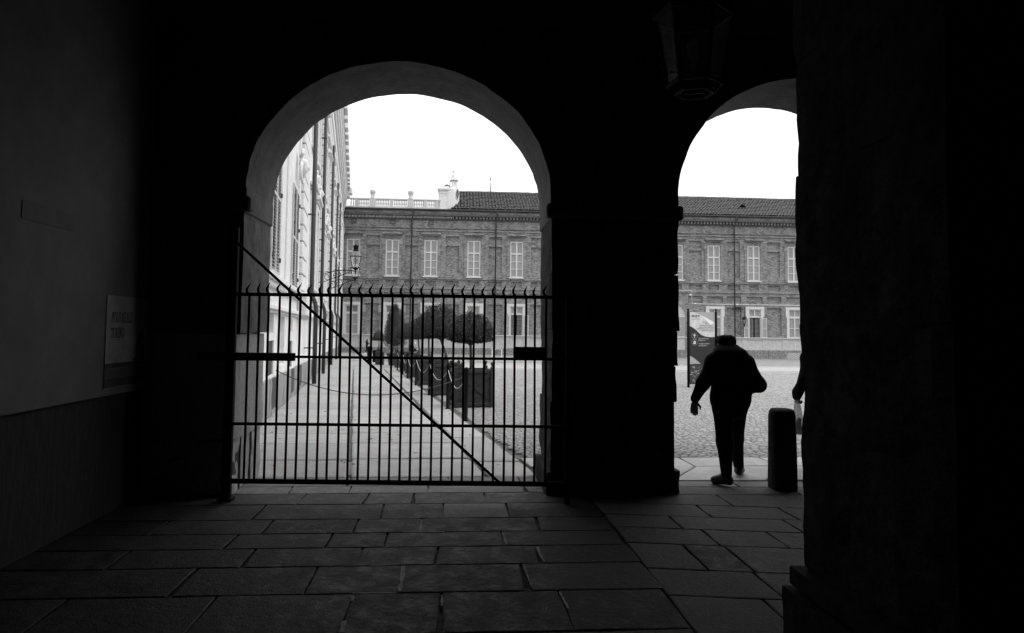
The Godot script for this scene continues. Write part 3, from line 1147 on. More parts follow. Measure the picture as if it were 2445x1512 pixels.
func make_palace() -> void:
	var basis := Basis(PALACE_DIR, Vector3.UP, PALACE_OUT)
	var root := thing("palace", "long pale stuccoed palace front with tall shutters and downpipes, left", "palace", Vector3(-1.7, 0, 0), basis)
	# openings of the near wing: [along0, along1, y0, y1, depth, back]
	var holes := [
		[14.26, 15.66, 2.82, 5.97, 0.02, false], [18.9, 20.58, 2.72, 5.42, 0.02, false],
				[14.36, 15.6, 1.58, 2.0, 0.25, true], [16.8, 18.0, 0.82, 1.95, 0.22, true], [19.4, 20.25, 1.58, 1.92, 0.25, true],
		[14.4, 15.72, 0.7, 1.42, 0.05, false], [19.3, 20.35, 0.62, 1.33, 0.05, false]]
	var bays := [27.2, 30.2, 37.6, 41.0, 48.4, 52.0, 60.4, 69.2]
	for t in bays:
		holes.append([t - 0.65, t + 0.65, 3.3, 6.5, 0.25, false])
		holes.append([t - 0.65, t + 0.65, 8.4, 11.0, 0.25, false])
		holes.append([t - 0.45, t + 0.45, 0.5, 1.9, 0.3, true])
	var st := tool()
	wall_with_holes(st, 8.55, 80.6, -1.4, 16.2, 0.0, holes)
	part(root, "wall", st, M.palace_plaster)
	st = tool()
	span(st, 8.55, 80.6, -1.4, 16.2, -1.1, -1.0)
	part(root, "inner_wall", st, M.inner_wall)
	# dark sheets paint in the shade of the two low openings
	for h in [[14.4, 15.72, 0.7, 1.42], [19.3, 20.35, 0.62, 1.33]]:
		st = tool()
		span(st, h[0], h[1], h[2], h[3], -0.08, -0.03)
		part(root, "opening_shade", st, M.shade_paint)
	# near windows: closed shutters of separate slats hung on the face of the wall
	for w in [[14.21, 2.77, 1.5, 3.25], [18.85, 2.67, 1.78, 2.8]]:
		var x0: float = w[0]
		var x1: float = w[0] + w[2]
		var y0: float = w[1]
		var y1: float = w[1] + w[3]
		for k in 2:
			shutter_leaf(root, Vector3(x0 + 0.02 + k * (w[2] * 0.5 - 0.005), y0 + 0.03, 0.055), w[2] * 0.5 - 0.03, w[3] - 0.05)
		st = tool()
		span(st, x0 - 0.2, x0 - 0.004, y0, y1 + 0.2, 0.003, 0.03)
		span(st, x1 + 0.004, x1 + 0.2, y0, y1 + 0.2, 0.003, 0.03)
		span(st, x0 - 0.004, x1 + 0.004, y1 + 0.004, y1 + 0.2, 0.003, 0.028)
		part(root, "window_surround", st, M.palace_stone)
		for e in [x0 + 0.06, x1 - 0.06]:
			for y in [y0 + 0.35, y0 + 1.75, y1 - 0.35]:
				st = tool()
				chamfered(st, Vector3(e, y, 0.085), Vector3(0.05, 0.1, 0.04), 0.01)
				part(root, "hinge", st, M.zinc)
	# flat pilaster strips between the near windows
	for q in [[16.25, 17.13], [17.56, 18.5], [20.95, 21.5], [12.6, 13.6]]:
		st = tool()
		span(st, q[0], q[1], 2.78, 12.4, 0.003, 0.035)
		part(root, "wall_strip", st, M.palace_stone)
	piece(root, "ornament", ornament_mesh(), M.palace_stone, Vector3(20.28, 5.8, 0.06), Basis.from_scale(Vector3(1.2, 1.35, 1.2)))
	# mouldings
	for q in [[2.62, 0.12, 0.17], [2.5, 0.12, 0.1], [2.05, 0.1, 0.12], [1.99, 0.06, 0.06]]:
		st = tool()
		chamfered(st, Vector3(44.5, q[0] + q[1] * 0.5, q[2] * 0.5 + 0.002), Vector3(71.9, q[1], q[2]), 0.015)
		part(root, "moulding", st, M.palace_stone)
	# rough base stones, cellar windows between them
	var t := 8.8
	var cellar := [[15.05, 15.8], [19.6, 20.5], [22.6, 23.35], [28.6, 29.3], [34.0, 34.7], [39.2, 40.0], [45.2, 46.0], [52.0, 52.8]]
	var c := 0
	var seed_no := 300
	while t < 79.0:
		var e := t + rng.randf_range(1.0, 1.9)
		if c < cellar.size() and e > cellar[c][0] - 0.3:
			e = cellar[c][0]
		var gz := ground_height(-5.0, -t / 1.0103)
		st = tool()
		var h := 0.8
		rough_block(st, Vector3((t + e) * 0.5, gz + h * 0.5 - 0.06, -0.05), Vector3(e - t - 0.01, h, 0.24), 0.016, seed_no, 5)
		part(root, "base_stone", st, M.palace_base)
		seed_no += 1
		t = e
		if c < cellar.size() and absf(e - cellar[c][0]) < 0.001:
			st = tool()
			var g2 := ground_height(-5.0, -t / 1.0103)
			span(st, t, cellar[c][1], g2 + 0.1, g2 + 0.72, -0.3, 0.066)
			part(root, "cellar_shade", st, M.shade_paint)  # dark sheet stands in for the shade inside the cellar window
			st = tool()
			span(st, t, cellar[c][1], g2 - 0.1, g2 + 0.1, -0.3, 0.07)
			part(root, "cellar_sill", st, M.palace_base)
			t = cellar[c][1]
			c += 1
	# rusticated piers
	for q in [[21.6, 23.3, 0.13], [33.4, 35.4, 0.16], [44.0, 46.0, 0.16], [55.4, 57.6, 0.2], [64.2, 66.2, 0.2], [72.0, 80.3, 0.25]]:
		var y := 2.78
		var rows := 0
		while y < 11.7:
			var h := 0.49 if q[0] < 50.0 else 0.72
			st = tool()
			chamfered(st, Vector3((q[0] + q[1]) * 0.5, y + h * 0.5, q[2] * 0.5 + 0.003), Vector3(q[1] - q[0], h - 0.045, q[2]), 0.02)
			part(root, "quoin_block", st, M.palace_stone)
			y += h
			rows += 1
		st = tool()
		chamfered(st, Vector3((q[0] + q[1]) * 0.5, 2.38, 0.15), Vector3(q[1] - q[0] + 0.1, 0.7, 0.29), 0.03)
		part(root, "pier_base", st, M.palace_stone)
		st = tool()
		chamfered(st, Vector3((q[0] + q[1]) * 0.5, 12.2, 0.16), Vector3(q[1] - q[0] + 0.16, 0.4, 0.32), 0.06)
		part(root, "pier_capital", st, M.palace_stone)
	# windows of the long front
	for b in bays:
		for w in [[3.3, 3.2, "tall"], [8.4, 2.6, "upper"]]:
			var win := sub(root, "window", Vector3(b, w[0], 0))
			st = tool()
			span(st, -0.86, -0.655, -0.05, w[1] + 0.2, 0.003, 0.1)
			span(st, 0.655, 0.86, -0.05, w[1] + 0.2, 0.003, 0.1)
			span(st, -0.655, 0.655, w[1] + 0.004, w[1] + 0.2, 0.003, 0.098)
			part(win, "surround", st, M.palace_stone)
			st = tool()
			chamfered(st, Vector3(0, w[1] + 0.42, 0.12), Vector3(2.2, 0.16, 0.24), 0.03)
			chamfered(st, Vector3(0, w[1] + 0.28, 0.08), Vector3(1.9, 0.12, 0.15), 0.02)
			part(win, "hood", st, M.palace_stone)
			st = tool()
			chamfered(st, Vector3(0, -0.1, 0.07), Vector3(1.9, 0.12, 0.14), 0.02)
			part(win, "sill", st, M.palace_stone)
			for k in 2:
				piece(win, "shutter", louver_mesh(0.62, w[1] - 0.06), M.shutter_paint, Vector3(-0.64 + k * 0.655, 0.03, -0.12))
		piece(root, "ornament", ornament_mesh(), M.palace_stone, Vector3(b, 7.0, 0.1), Basis.from_scale(Vector3(0.9, 0.9, 0.9)))
	# cornice in courses, gutter, and the stones along the roof edge
	for q in [[12.5, 0.5, 0.1], [13.0, 0.55, 0.13], [13.55, 0.3, 0.2], [13.85, 0.75, 0.16], [14.6, 0.35, 0.28], [14.95, 0.4, 0.38], [15.35, 0.5, 0.47], [15.85, 0.45, 0.54], [16.3, 0.3, 0.6]]:
		st = tool()
		chamfered(st, Vector3(44.5, q[0] + q[1] * 0.5, q[2] * 0.5 - 0.05), Vector3(72.0, q[1], q[2] + 0.1), 0.04)
		part(root, "cornice_course", st, M.palace_stone)
	st = tool()
	chamfered(st, Vector3(44.5, 16.68, 0.25), Vector3(72.1, 0.12, 0.72), 0.03)
	part(root, "gutter", st, M.zinc)
	var p := 26.0
	while p < 77.0:
		var l := rng.randf_range(1.0, 1.9)
		st = tool()
		chamfered(st, Vector3(p + l * 0.5, 16.96, 0.72), Vector3(l, 0.44, 0.3), 0.03)
		part(root, "roof_edge_stone", st, M.palace_stone)
		p += l + rng.randf_range(0.6, 1.4)
	st = tool()
	chamfered(st, Vector3(79.3, 16.65, 0.55), Vector3(1.2, 0.7, 1.1), 0.08)
	chamfered(st, Vector3(79.3, 16.15, 0.42), Vector3(1.0, 0.3, 0.8), 0.06)
	part(root, "corner_cornice", st, M.palace_stone)
	st = tool()
	quad(st, Vector3(8.6, 16.74, 0.4), Vector3(80.5, 16.74, 0.4), Vector3(80.5, 20.0, -9.0), Vector3(8.6, 20.0, -9.0), Vector3.UP)
	part(root, "roof", st, M.roof_tile_dark)
	# downpipes stepping out over the mouldings
	for d in [25.1, 32.4, 43.2, 54.6, 63.4]:
		st = tool(true)
		var gy := ground_height(-6.0, -d / 1.0103)
		tube(st, [Vector3(d, 14.7 if d < 40.0 else 12.6, 0.21), Vector3(d, 2.95, 0.2), Vector3(d, 2.8, 0.22), Vector3(d, 2.55, 0.33), Vector3(d, 2.35, 0.36), Vector3(d, gy + 0.02, 0.36)], 0.075, 10)
		part(root, "downpipe", st, M.zinc)
		for y in [1.0, 5.6, 10.2]:
			st = tool()
			chamfered(st, Vector3(d, y, 0.36 * 0.5 if y < 2.0 else 0.12), Vector3(0.16, 0.04, 0.42 if y < 2.0 else 0.3), 0.01)
			part(root, "pipe_bracket", st, M.zinc)


# ---------------------------------------------------------------- the brick wing across the courtyard

func upper_window(root: Node, x: float) -> void:
	var win := sub(root, "window", Vector3(x, 7.56, 0))
	if not cache.has("upper_frame"):
		var st := tool()
		var f := 0.15
		span(st, 0, f, 0, 4.06, -0.1, -0.02)
		span(st, 1.5 - f, 1.5, 0, 4.06, -0.1, -0.02)
		span(st, f, 1.5 - f, 0, 0.1, -0.1, -0.02)
		span(st, f, 1.5 - f, 3.94, 4.06, -0.1, -0.02)
		span(st, f, 1.5 - f, 2.58, 2.74, -0.1, -0.005)
		span(st, 0.665, 0.835, 0.1, 2.58, -0.1, -0.015)
		span(st, 0.665, 0.835, 2.74, 3.94, -0.1, -0.015)
		for y in [0.9, 1.72]:
			span(st, f, 0.665, y, y + 0.07, -0.1, -0.02)
			span(st, 0.835, 1.5 - f, y, y + 0.07, -0.1, -0.02)
		cache["upper_frame"] = baked(st)
		st = tool()
		span(st, -0.12, 1.62, -0.14, -0.01, 0.003, 0.22)
		cache["upper_sill"] = baked(st)
		st = tool()
		span(st, -0.34, -0.02, -0.1, 4.1, 0.003, 0.09)
		span(st, 1.52, 1.84, -0.1, 4.1, 0.003, 0.09)
		span(st, -0.44, -0.02, 3.5, 4.15, 0.091, 0.14)
		span(st, 1.52, 1.94, 3.5, 4.15, 0.091, 0.14)
		cache["upper_surround"] = baked(st)
		st = tool()
		span(st, -0.34, 1.84, 4.66, 4.84, 0.003, 0.45)
		span(st, -0.24, 1.74, 4.52, 4.66, 0.003, 0.2)
		cache["upper_hood"] = baked(st)
	piece(win, "frame", cache["upper_frame"], M.window_paint)
	for col in 2:
		for r in [[0.1, 0.8], [0.97, 0.75], [1.79, 0.79], [2.74, 1.2]]:
			piece(win, "shutter_panel", louver_mesh(0.53, r[1]), M.louver, Vector3(0.14 + col * 0.69, r[0], -0.09))
	piece(win, "sill", cache["upper_sill"], M.window_paint)
	piece(win, "surround", cache["upper_surround"], M.brick_trim)
	piece(win, "hood", cache["upper_hood"], M.brick_trim)


func ground_window(root: Node, x: float, upper_open: bool, lower_open: bool) -> void:
	var win := sub(root, "window", Vector3(x, 1.02, 0))
	if not cache.has("ground_surround"):
		var st := tool()
		span(st, -0.98, -0.7, 0.0, 3.25, 0.003, 0.1)
		span(st, 0.7, 0.98, 0.0, 3.25, 0.003, 0.1)
		span(st, -1.1, 1.1, 3.25, 3.55, 0.003, 0.12)
		span(st, -1.1, -0.98, 2.4, 3.25, 0.003, 0.1)
		span(st, 0.98, 1.1, 2.4, 3.25, 0.003, 0.1)
		cache["ground_surround"] = baked(st)
		st = tool()
		span(st, -0.7, -0.6, 0, 3.25, -0.14, -0.03)
		span(st, 0.6, 0.7, 0, 3.25, -0.14, -0.03)
		span(st, -0.6, 0.6, 2.3, 2.48, -0.14, -0.01)
		span(st, -0.6, 0.6, 3.13, 3.25, -0.14, -0.03)
		span(st, -0.06, 0.06, 2.48, 3.13, -0.14, -0.025)
		cache["ground_frame"] = baked(st)
		st = tool()
		for i in 7:
			tube(st, [Vector3(-0.54 + i * 0.18, 0.0, -0.06), Vector3(-0.54 + i * 0.18, 2.3, -0.06)], 0.016, 5)
		for y in [0.5, 1.1, 1.7]:
			span(st, -0.6, 0.6, y - 0.015, y + 0.015, -0.075, -0.045)
		cache["ground_grille"] = baked(st)
		st = tool()
		span(st, -0.06, 0.06, 0, 2.3, -0.14, -0.025)
		for y in [0.0, 1.05, 2.22]:
			span(st, -0.6, -0.06, y, y + 0.08, -0.14, -0.03)
			span(st, 0.06, 0.6, y, y + 0.08, -0.14, -0.03)
		cache["ground_closed"] = baked(st)
		st = tool()
		span(st, 0, 0.06, 0, 2.28, 0, 0.05)
		span(st, 0.5, 0.56, 0, 2.28, 0, 0.05)
		for y in [0.0, 1.08, 2.22]:
			span(st, 0.06, 0.5, y, y + 0.06, 0, 0.05)
		cache["folded_frame"] = baked(st)
		st = tool()
		for k in 2:
			for i in 8:
				var x0 := -0.55 + k * 0.62 + i * 0.06
				var zz := -0.22 + 0.02 * (i % 2)
				quad(st, Vector3(x0, 0, zz), Vector3(x0 + 0.06, 0, -0.42 - zz), Vector3(x0 + 0.06, 2.3, -0.42 - zz), Vector3(x0, 2.3, zz), Vector3.BACK)
		cache["curtain"] = baked(st)
	piece(win, "surround", cache["ground_surround"], M.window_paint)
	piece(win, "frame", cache["ground_frame"], M.window_paint)
	for k in 2:
		if upper_open:
			piece(win, "shutter_panel", louver_mesh(0.52, 0.8), M.louver, Vector3(-1.52 + k * 2.52, 2.42, 0.13))
			var st := tool()
			quad(st, Vector3(-0.58 + k * 0.62, 2.5, -0.2), Vector3(-0.04 + k * 0.62, 2.5, -0.2), Vector3(-0.04 + k * 0.62, 3.12, -0.2), Vector3(-0.58 + k * 0.62, 3.12, -0.2), Vector3.BACK)
			part(win, "curtain", st, M.curtain)
		else:
			piece(win, "shutter_panel", louver_mesh(0.54, 0.65), M.louver, Vector3(-0.6 + k * 0.66, 2.48, -0.12))
	if lower_open:
		piece(win, "grille", cache["ground_grille"], M.iron)
		piece(win, "curtain", cache["curtain"], M.curtain)
		for k in 2:
			var leaf := Vector3(-1.36 + k * 2.16, -0.02, 0.13)
			piece(win, "shutter_frame", cache["folded_frame"], M.window_paint, leaf)
			for y in [0.06, 1.14]:
				piece(win, "shutter_panel", louver_mesh(0.44, 1.02), M.louver, leaf + Vector3(0.06, y, 0.01))
	else:
		piece(win, "shutter_frame", cache["ground_closed"], M.window_paint)
		for k in 2:
			for y in [0.08, 1.13]:
				piece(win, "shutter_panel", louver_mesh(0.54, 0.97 if y < 1.0 else 1.09), M.louver, Vector3(-0.6 + k * 0.66, y, -0.12))


func make_brick_building() -> void:
	var root := thing("brick_building", "long two-storey brick palace wing with tiled roof across the courtyard", "building", Vector3(0, 0, -80))
	var ups := [-12.63, -8.33, -4.05, 0.78, 5.62, 10.4, 15.1, 19.6, 24.1, 28.48, 33.21, 38.03, 42.8, 47.6, 52.4]
	var lows := [-11.9, -7.46, -3.25, 1.57, 6.42, 11.15, 15.85, 20.3, 29.33, 34.04, 38.8, 43.6, 48.3, 53.1]
	var holes := []
	for x in ups:
		holes.append([x, x + 1.5, 7.56, 11.62, 0.14, true])
		holes.append([x + 0.15, x + 1.35, 6.45, 7.05, 0.2, true])
		if x < 0.0:
			holes.append([x + 0.5, x + 0.94, 13.42, 13.84, 0.25, false])
	for i in ups.size() - 1:
		var m: float = (ups[i] + ups[i + 1] + 1.5) * 0.5
		holes.append([m - 0.75, m + 0.75, 8.0, 11.0, 0.2, true])
		holes.append([m - 0.75, m + 0.75, 11.25, 12.1, 0.2, true])
		holes.append([m - 0.75, m + 0.75, 6.45, 7.05, 0.2, true])
		holes.append([m - 0.85, m + 0.85, 4.98, 5.75, 0.2, true])
		if m < 22.0 or m > 27.5:
			holes.append([m - 0.85, m + 0.85, 1.3, 4.45, 0.2, true])
	for x in lows:
		holes.append([x - 0.7, x + 0.7, 1.02, 4.27, 0.3, false])
		holes.append([x - 0.95, x + 0.95, 5.0, 5.72, 0.2, true])
	var st := tool()
	wall_with_holes(st, -17.0, 60.0, 0.9, 13.95, 0.0, holes)
	part(root, "wall", st, M.brick)
	st = tool()
	span(st, -17.0, 60.0, -2.0, 13.95, -1.5, -1.4)
	part(root, "inner_wall", st, M.inner_wall)
	for x in ups:
		upper_window(root, x)
		if x < 0.0:
			st = tool()
			span(st, x + 0.5, x + 0.94, 13.42, 13.84, -0.25, -0.1)
			part(root, "vent_panel", st, M.brick_trim)
			st = tool()
			for q in [[0.42, 0.5, 13.34, 13.92], [0.94, 1.02, 13.34, 13.92], [0.5, 0.94, 13.34, 13.42], [0.5, 0.94, 13.84, 13.92]]:
				span(st, x + q[0], x + q[1], q[2], q[3], 0.003, 0.05)
			part(root, "vent_frame", st, M.brick_dark)
	for i in lows.size():
		ground_window(root, lows[i], i < 2, i == 4 or i == 9 or i == 6)
	# plinth with sunk panels, moulding, and the base stones
	holes = []
	for x in lows:
		holes.append([x - 0.85, x + 0.85, -0.2, 0.72, 0.05, true])
	for i in ups.size() - 1:
		var m: float = (ups[i] + ups[i + 1] + 1.5) * 0.5
		if m < 22.0 or m > 27.5:
			holes.append([m - 0.9, m + 0.9, -0.2, 0.72, 0.05, true])
	st = tool()
	wall_with_holes(st, -17.0, 60.0, -0.42, 0.9, 0.1, holes)
	part(root, "plinth", st, M.plinth_plaster)
	st = tool()
	chamfered(st, Vector3(21.5, 0.96, 0.1), Vector3(77.0, 0.13, 0.22), 0.03)
	part(root, "plinth_moulding", st, M.plinth_plaster)
	var x := -17.0
	while x < 60.0:
		var w := rng.randf_range(2.6, 4.4)
		st = tool()
		chamfered(st, Vector3(x + w * 0.5, -1.2, 0.03), Vector3(w - 0.03, 1.56, 0.3), 0.02)
		part(root, "base_stone", st, M.base_stone)
		x += w
	# a lattice over the cellar light at the right
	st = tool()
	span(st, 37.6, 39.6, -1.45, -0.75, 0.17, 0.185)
	var vent := part(root, "cellar_shade", st, M.shade_paint)  # dark sheet painted in for the shade behind the lattice
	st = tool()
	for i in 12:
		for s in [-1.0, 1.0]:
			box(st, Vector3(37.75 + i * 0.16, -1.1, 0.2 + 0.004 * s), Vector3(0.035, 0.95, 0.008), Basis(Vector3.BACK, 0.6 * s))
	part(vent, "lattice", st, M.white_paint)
	# string courses
	for q in [[6.1, 0.14, 0.1], [7.2, 0.16, 0.12], [12.62, 0.14, 0.1], [12.95, 0.16, 0.14], [12.4, 0.08, 0.05]]:
		st = tool()
		chamfered(st, Vector3(21.5, q[0] + q[1] * 0.5, q[2] * 0.5 + 0.002), Vector3(77.0, q[1], q[2]), 0.02)
		part(root, "string_course", st, M.brick_trim)
	# main cornice: bed, dentils, corona, frieze, gutter
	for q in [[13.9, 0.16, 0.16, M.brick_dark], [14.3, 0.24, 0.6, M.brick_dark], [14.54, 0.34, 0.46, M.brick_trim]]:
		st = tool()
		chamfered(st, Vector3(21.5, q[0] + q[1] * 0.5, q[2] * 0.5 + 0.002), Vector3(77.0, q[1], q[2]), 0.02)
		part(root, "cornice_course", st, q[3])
	st = tool()
	x = -16.9
	while x < 59.8:
		span(st, x, x + 0.2, 14.06, 14.3, 0.01, 0.4)
		x += 0.38
	part(root, "dentils", st, M.brick_trim).set_meta("kind", "stuff")
	st = tool()
	chamfered(st, Vector3(21.5, 14.97, 0.4), Vector3(77.0, 0.17, 0.84), 0.04)
	part(root, "gutter", st, M.zinc)
	for d in [-5.47, 3.97, 31.59, 45.4]:
		st = tool(true)
		tube(st, [Vector3(d + 0.12, 14.9, 0.75), Vector3(d + 0.1, 14.4, 0.62), Vector3(d, 13.7, 0.22), Vector3(d, -1.3, 0.22)], 0.075, 8)
		part(root, "downpipe", st, M.zinc)
	# an arched doorway, half hidden by the arcade's pier
	var door := sub(root, "door", Vector3(24.3, 0, 0))
	var ring: PackedVector2Array = []
	var leaf: PackedVector2Array = []
	for i in 17:
		var a := PI * i / 16.0
		leaf.append(Vector2(cos(a) * 1.5, 3.4 + sin(a) * 1.5))
	leaf.append(Vector2(-1.5, -1.4))
	leaf.append(Vector2(1.5, -1.4))
	st = tool()
	plate_polygon(st, leaf, 0.12, 0.1)
	part(door, "fanlight", st, M.plinth_plaster)
	for i in 16:
		var a := PI * i / 16.0
		var b := PI * (i + 1) / 16.0
		st = tool()
		ring = [Vector2(cos(a) * 1.5, 3.4 + sin(a) * 1.5), Vector2(cos(a) * 1.95, 3.4 + sin(a) * 1.95), Vector2(cos(b) * 1.95, 3.4 + sin(b) * 1.95), Vector2(cos(b) * 1.5, 3.4 + sin(b) * 1.5)]
		plate_polygon(st, ring, 0.2, 0.2)
		part(door, "arch_brick", st, M.brick_trim)
	for s in [-1.0, 1.0]:
		st = tool()
		span(st, s * 1.5, s * 1.95, -1.4, 3.4, 0.0, 0.2)
		part(door, "jamb", st, M.brick_trim)
		for y in [[1.2, 2.25], [2.33, 3.3]]:
			piece(door, "shutter_panel", louver_mesh(1.3, y[1] - y[0]), M.louver, Vector3(0.08 if s > 0 else -1.38, y[0], 0.13))
	st = tool()
	span(st, -1.5, 1.5, 3.3, 3.4, 0.12, 0.17)
	part(door, "transom", st, M.window_paint)
	# white cable along the wall with two junction boxes, and a small camera
	st = tool()
	tube(st, [Vector3(26.6, 6.35, 0.06), Vector3(26.6, 4.82, 0.06), Vector3(31.4, 4.8, 0.06), Vector3(45.0, 4.78, 0.06)], 0.03, 5)
	tube(st, [Vector3(22.0, 6.4, 0.06), Vector3(26.6, 6.35, 0.06)], 0.03, 5)
	part(root, "cable", st, M.white_paint)
	for q in [[26.98, 4.85], [31.9, 4.8], [26.4, 5.85]]:
		st = tool()
		chamfered(st, Vector3(q[0], q[1], 0.1), Vector3(0.2, 0.16, 0.14), 0.02)
		part(root, "junction_box", st, M.white_paint)
	make_brick_roof(root)
	make_terrace(root)


func make_brick_roof(root: Node) -> void:
	# hollow tiles laid in courses: too fine to pick apart at this distance, joined into one part
	var eave := Vector3(0, 15.08, 0.72)
	var ridge := Vector3(0, 18.3, -6.2)
	var rows := 12
	var st := tool(true)
	var up := (ridge - eave) / rows
	var nrm := Vector3(0, -up.z, up.y).normalized()
	var x := -0.95
	while x < 60.0:
		for r in rows:
			var p := eave + up * r
			var q := eave + up * (r + 1.08)
			var wob := rng.randf_range(-0.05, 0.05)
			var ht := 0.14 + rng.randf_range(0.0, 0.05)
			var prof := [Vector2(-0.17, 0.0), Vector2(-0.1, 0.8), Vector2(0.1, 0.8), Vector2(0.17, 0.0)]
			for k in 3:
				var a: Vector2 = prof[k]
				var b: Vector2 = prof[k + 1]
				quad(st, p + Vector3(x + a.x + wob, 0, 0) + nrm * (a.y * ht + 0.05), p + Vector3(x + b.x + wob, 0, 0) + nrm * (b.y * ht + 0.05), q + Vector3(x + b.x * 0.8, 0, 0) + nrm * (b.y * ht * 0.7), q + Vector3(x + a.x * 0.8, 0, 0) + nrm * (a.y * ht * 0.7), nrm)
		x += 0.36
	part(root, "roof_tiles", st, M.roof_tile).set_meta("kind", "stuff")
	st = tool()
	quad(st, eave + Vector3(-1.1, -0.02, 0), eave + Vector3(60, -0.02, 0), ridge + Vector3(60, -0.02, 0), ridge + Vector3(-1.1, -0.02, 0), nrm)
	quad(st, ridge + Vector3(-1.1, 0, 0), ridge + Vector3(60, 0, 0), Vector3(60, 15.0, -13.5), Vector3(-1.1, 15.0, -13.5), Vector3(0, 1, -1))
	quad(st, Vector3(-1.1, 15.0, -13.5), Vector3(-1.1, 15.0, 0.7), ridge + Vector3(-1.1, 0, 0), ridge + Vector3(-1.1, 0, 0), Vector3.LEFT)
	part(root, "roof", st, M.roof_tile_dark)
	st = tool(true)
	var pts := []
	x = -0.9
	while x < 60.0:
		pts.append(Vector3(x, 18.36 + rng.randf_range(-0.02, 0.03), -6.2))
		x += 0.6
	tube(st, pts, 0.14, 6)
	part(root, "ridge", st, M.roof_tile)
	# half-round dormer
	var dorm := sub(root, "dormer", Vector3(33.5, 16.22, -1.9))
	st = tool()
	for i in 10:
		var a := PI * i / 10.0
		var b := PI * (i + 1) / 10.0
		quad(st, Vector3(cos(a) * 0.5, sin(a) * 0.62, 0), Vector3(cos(b) * 0.5, sin(b) * 0.62, 0), Vector3(cos(b) * 0.4, sin(b) * 0.5 + 0.1, -1.6), Vector3(cos(a) * 0.4, sin(a) * 0.5 + 0.1, -1.6), Vector3(cos(a), sin(a), 0))
	part(dorm, "hood", st, M.roof_tile)
	st = tool()
	span(st, -0.6, 0.6, -0.12, 0.0, -0.5, 0.05)
	part(dorm, "sill", st, M.balustrade_stone)
	st = tool()
	box(st, Vector3(-0.85, 0.25, -0.6), Vector3(0.7, 0.04, 0.5), Basis(Vector3.BACK, -0.5))
	part(dorm, "flashing", st, M.pale_render)


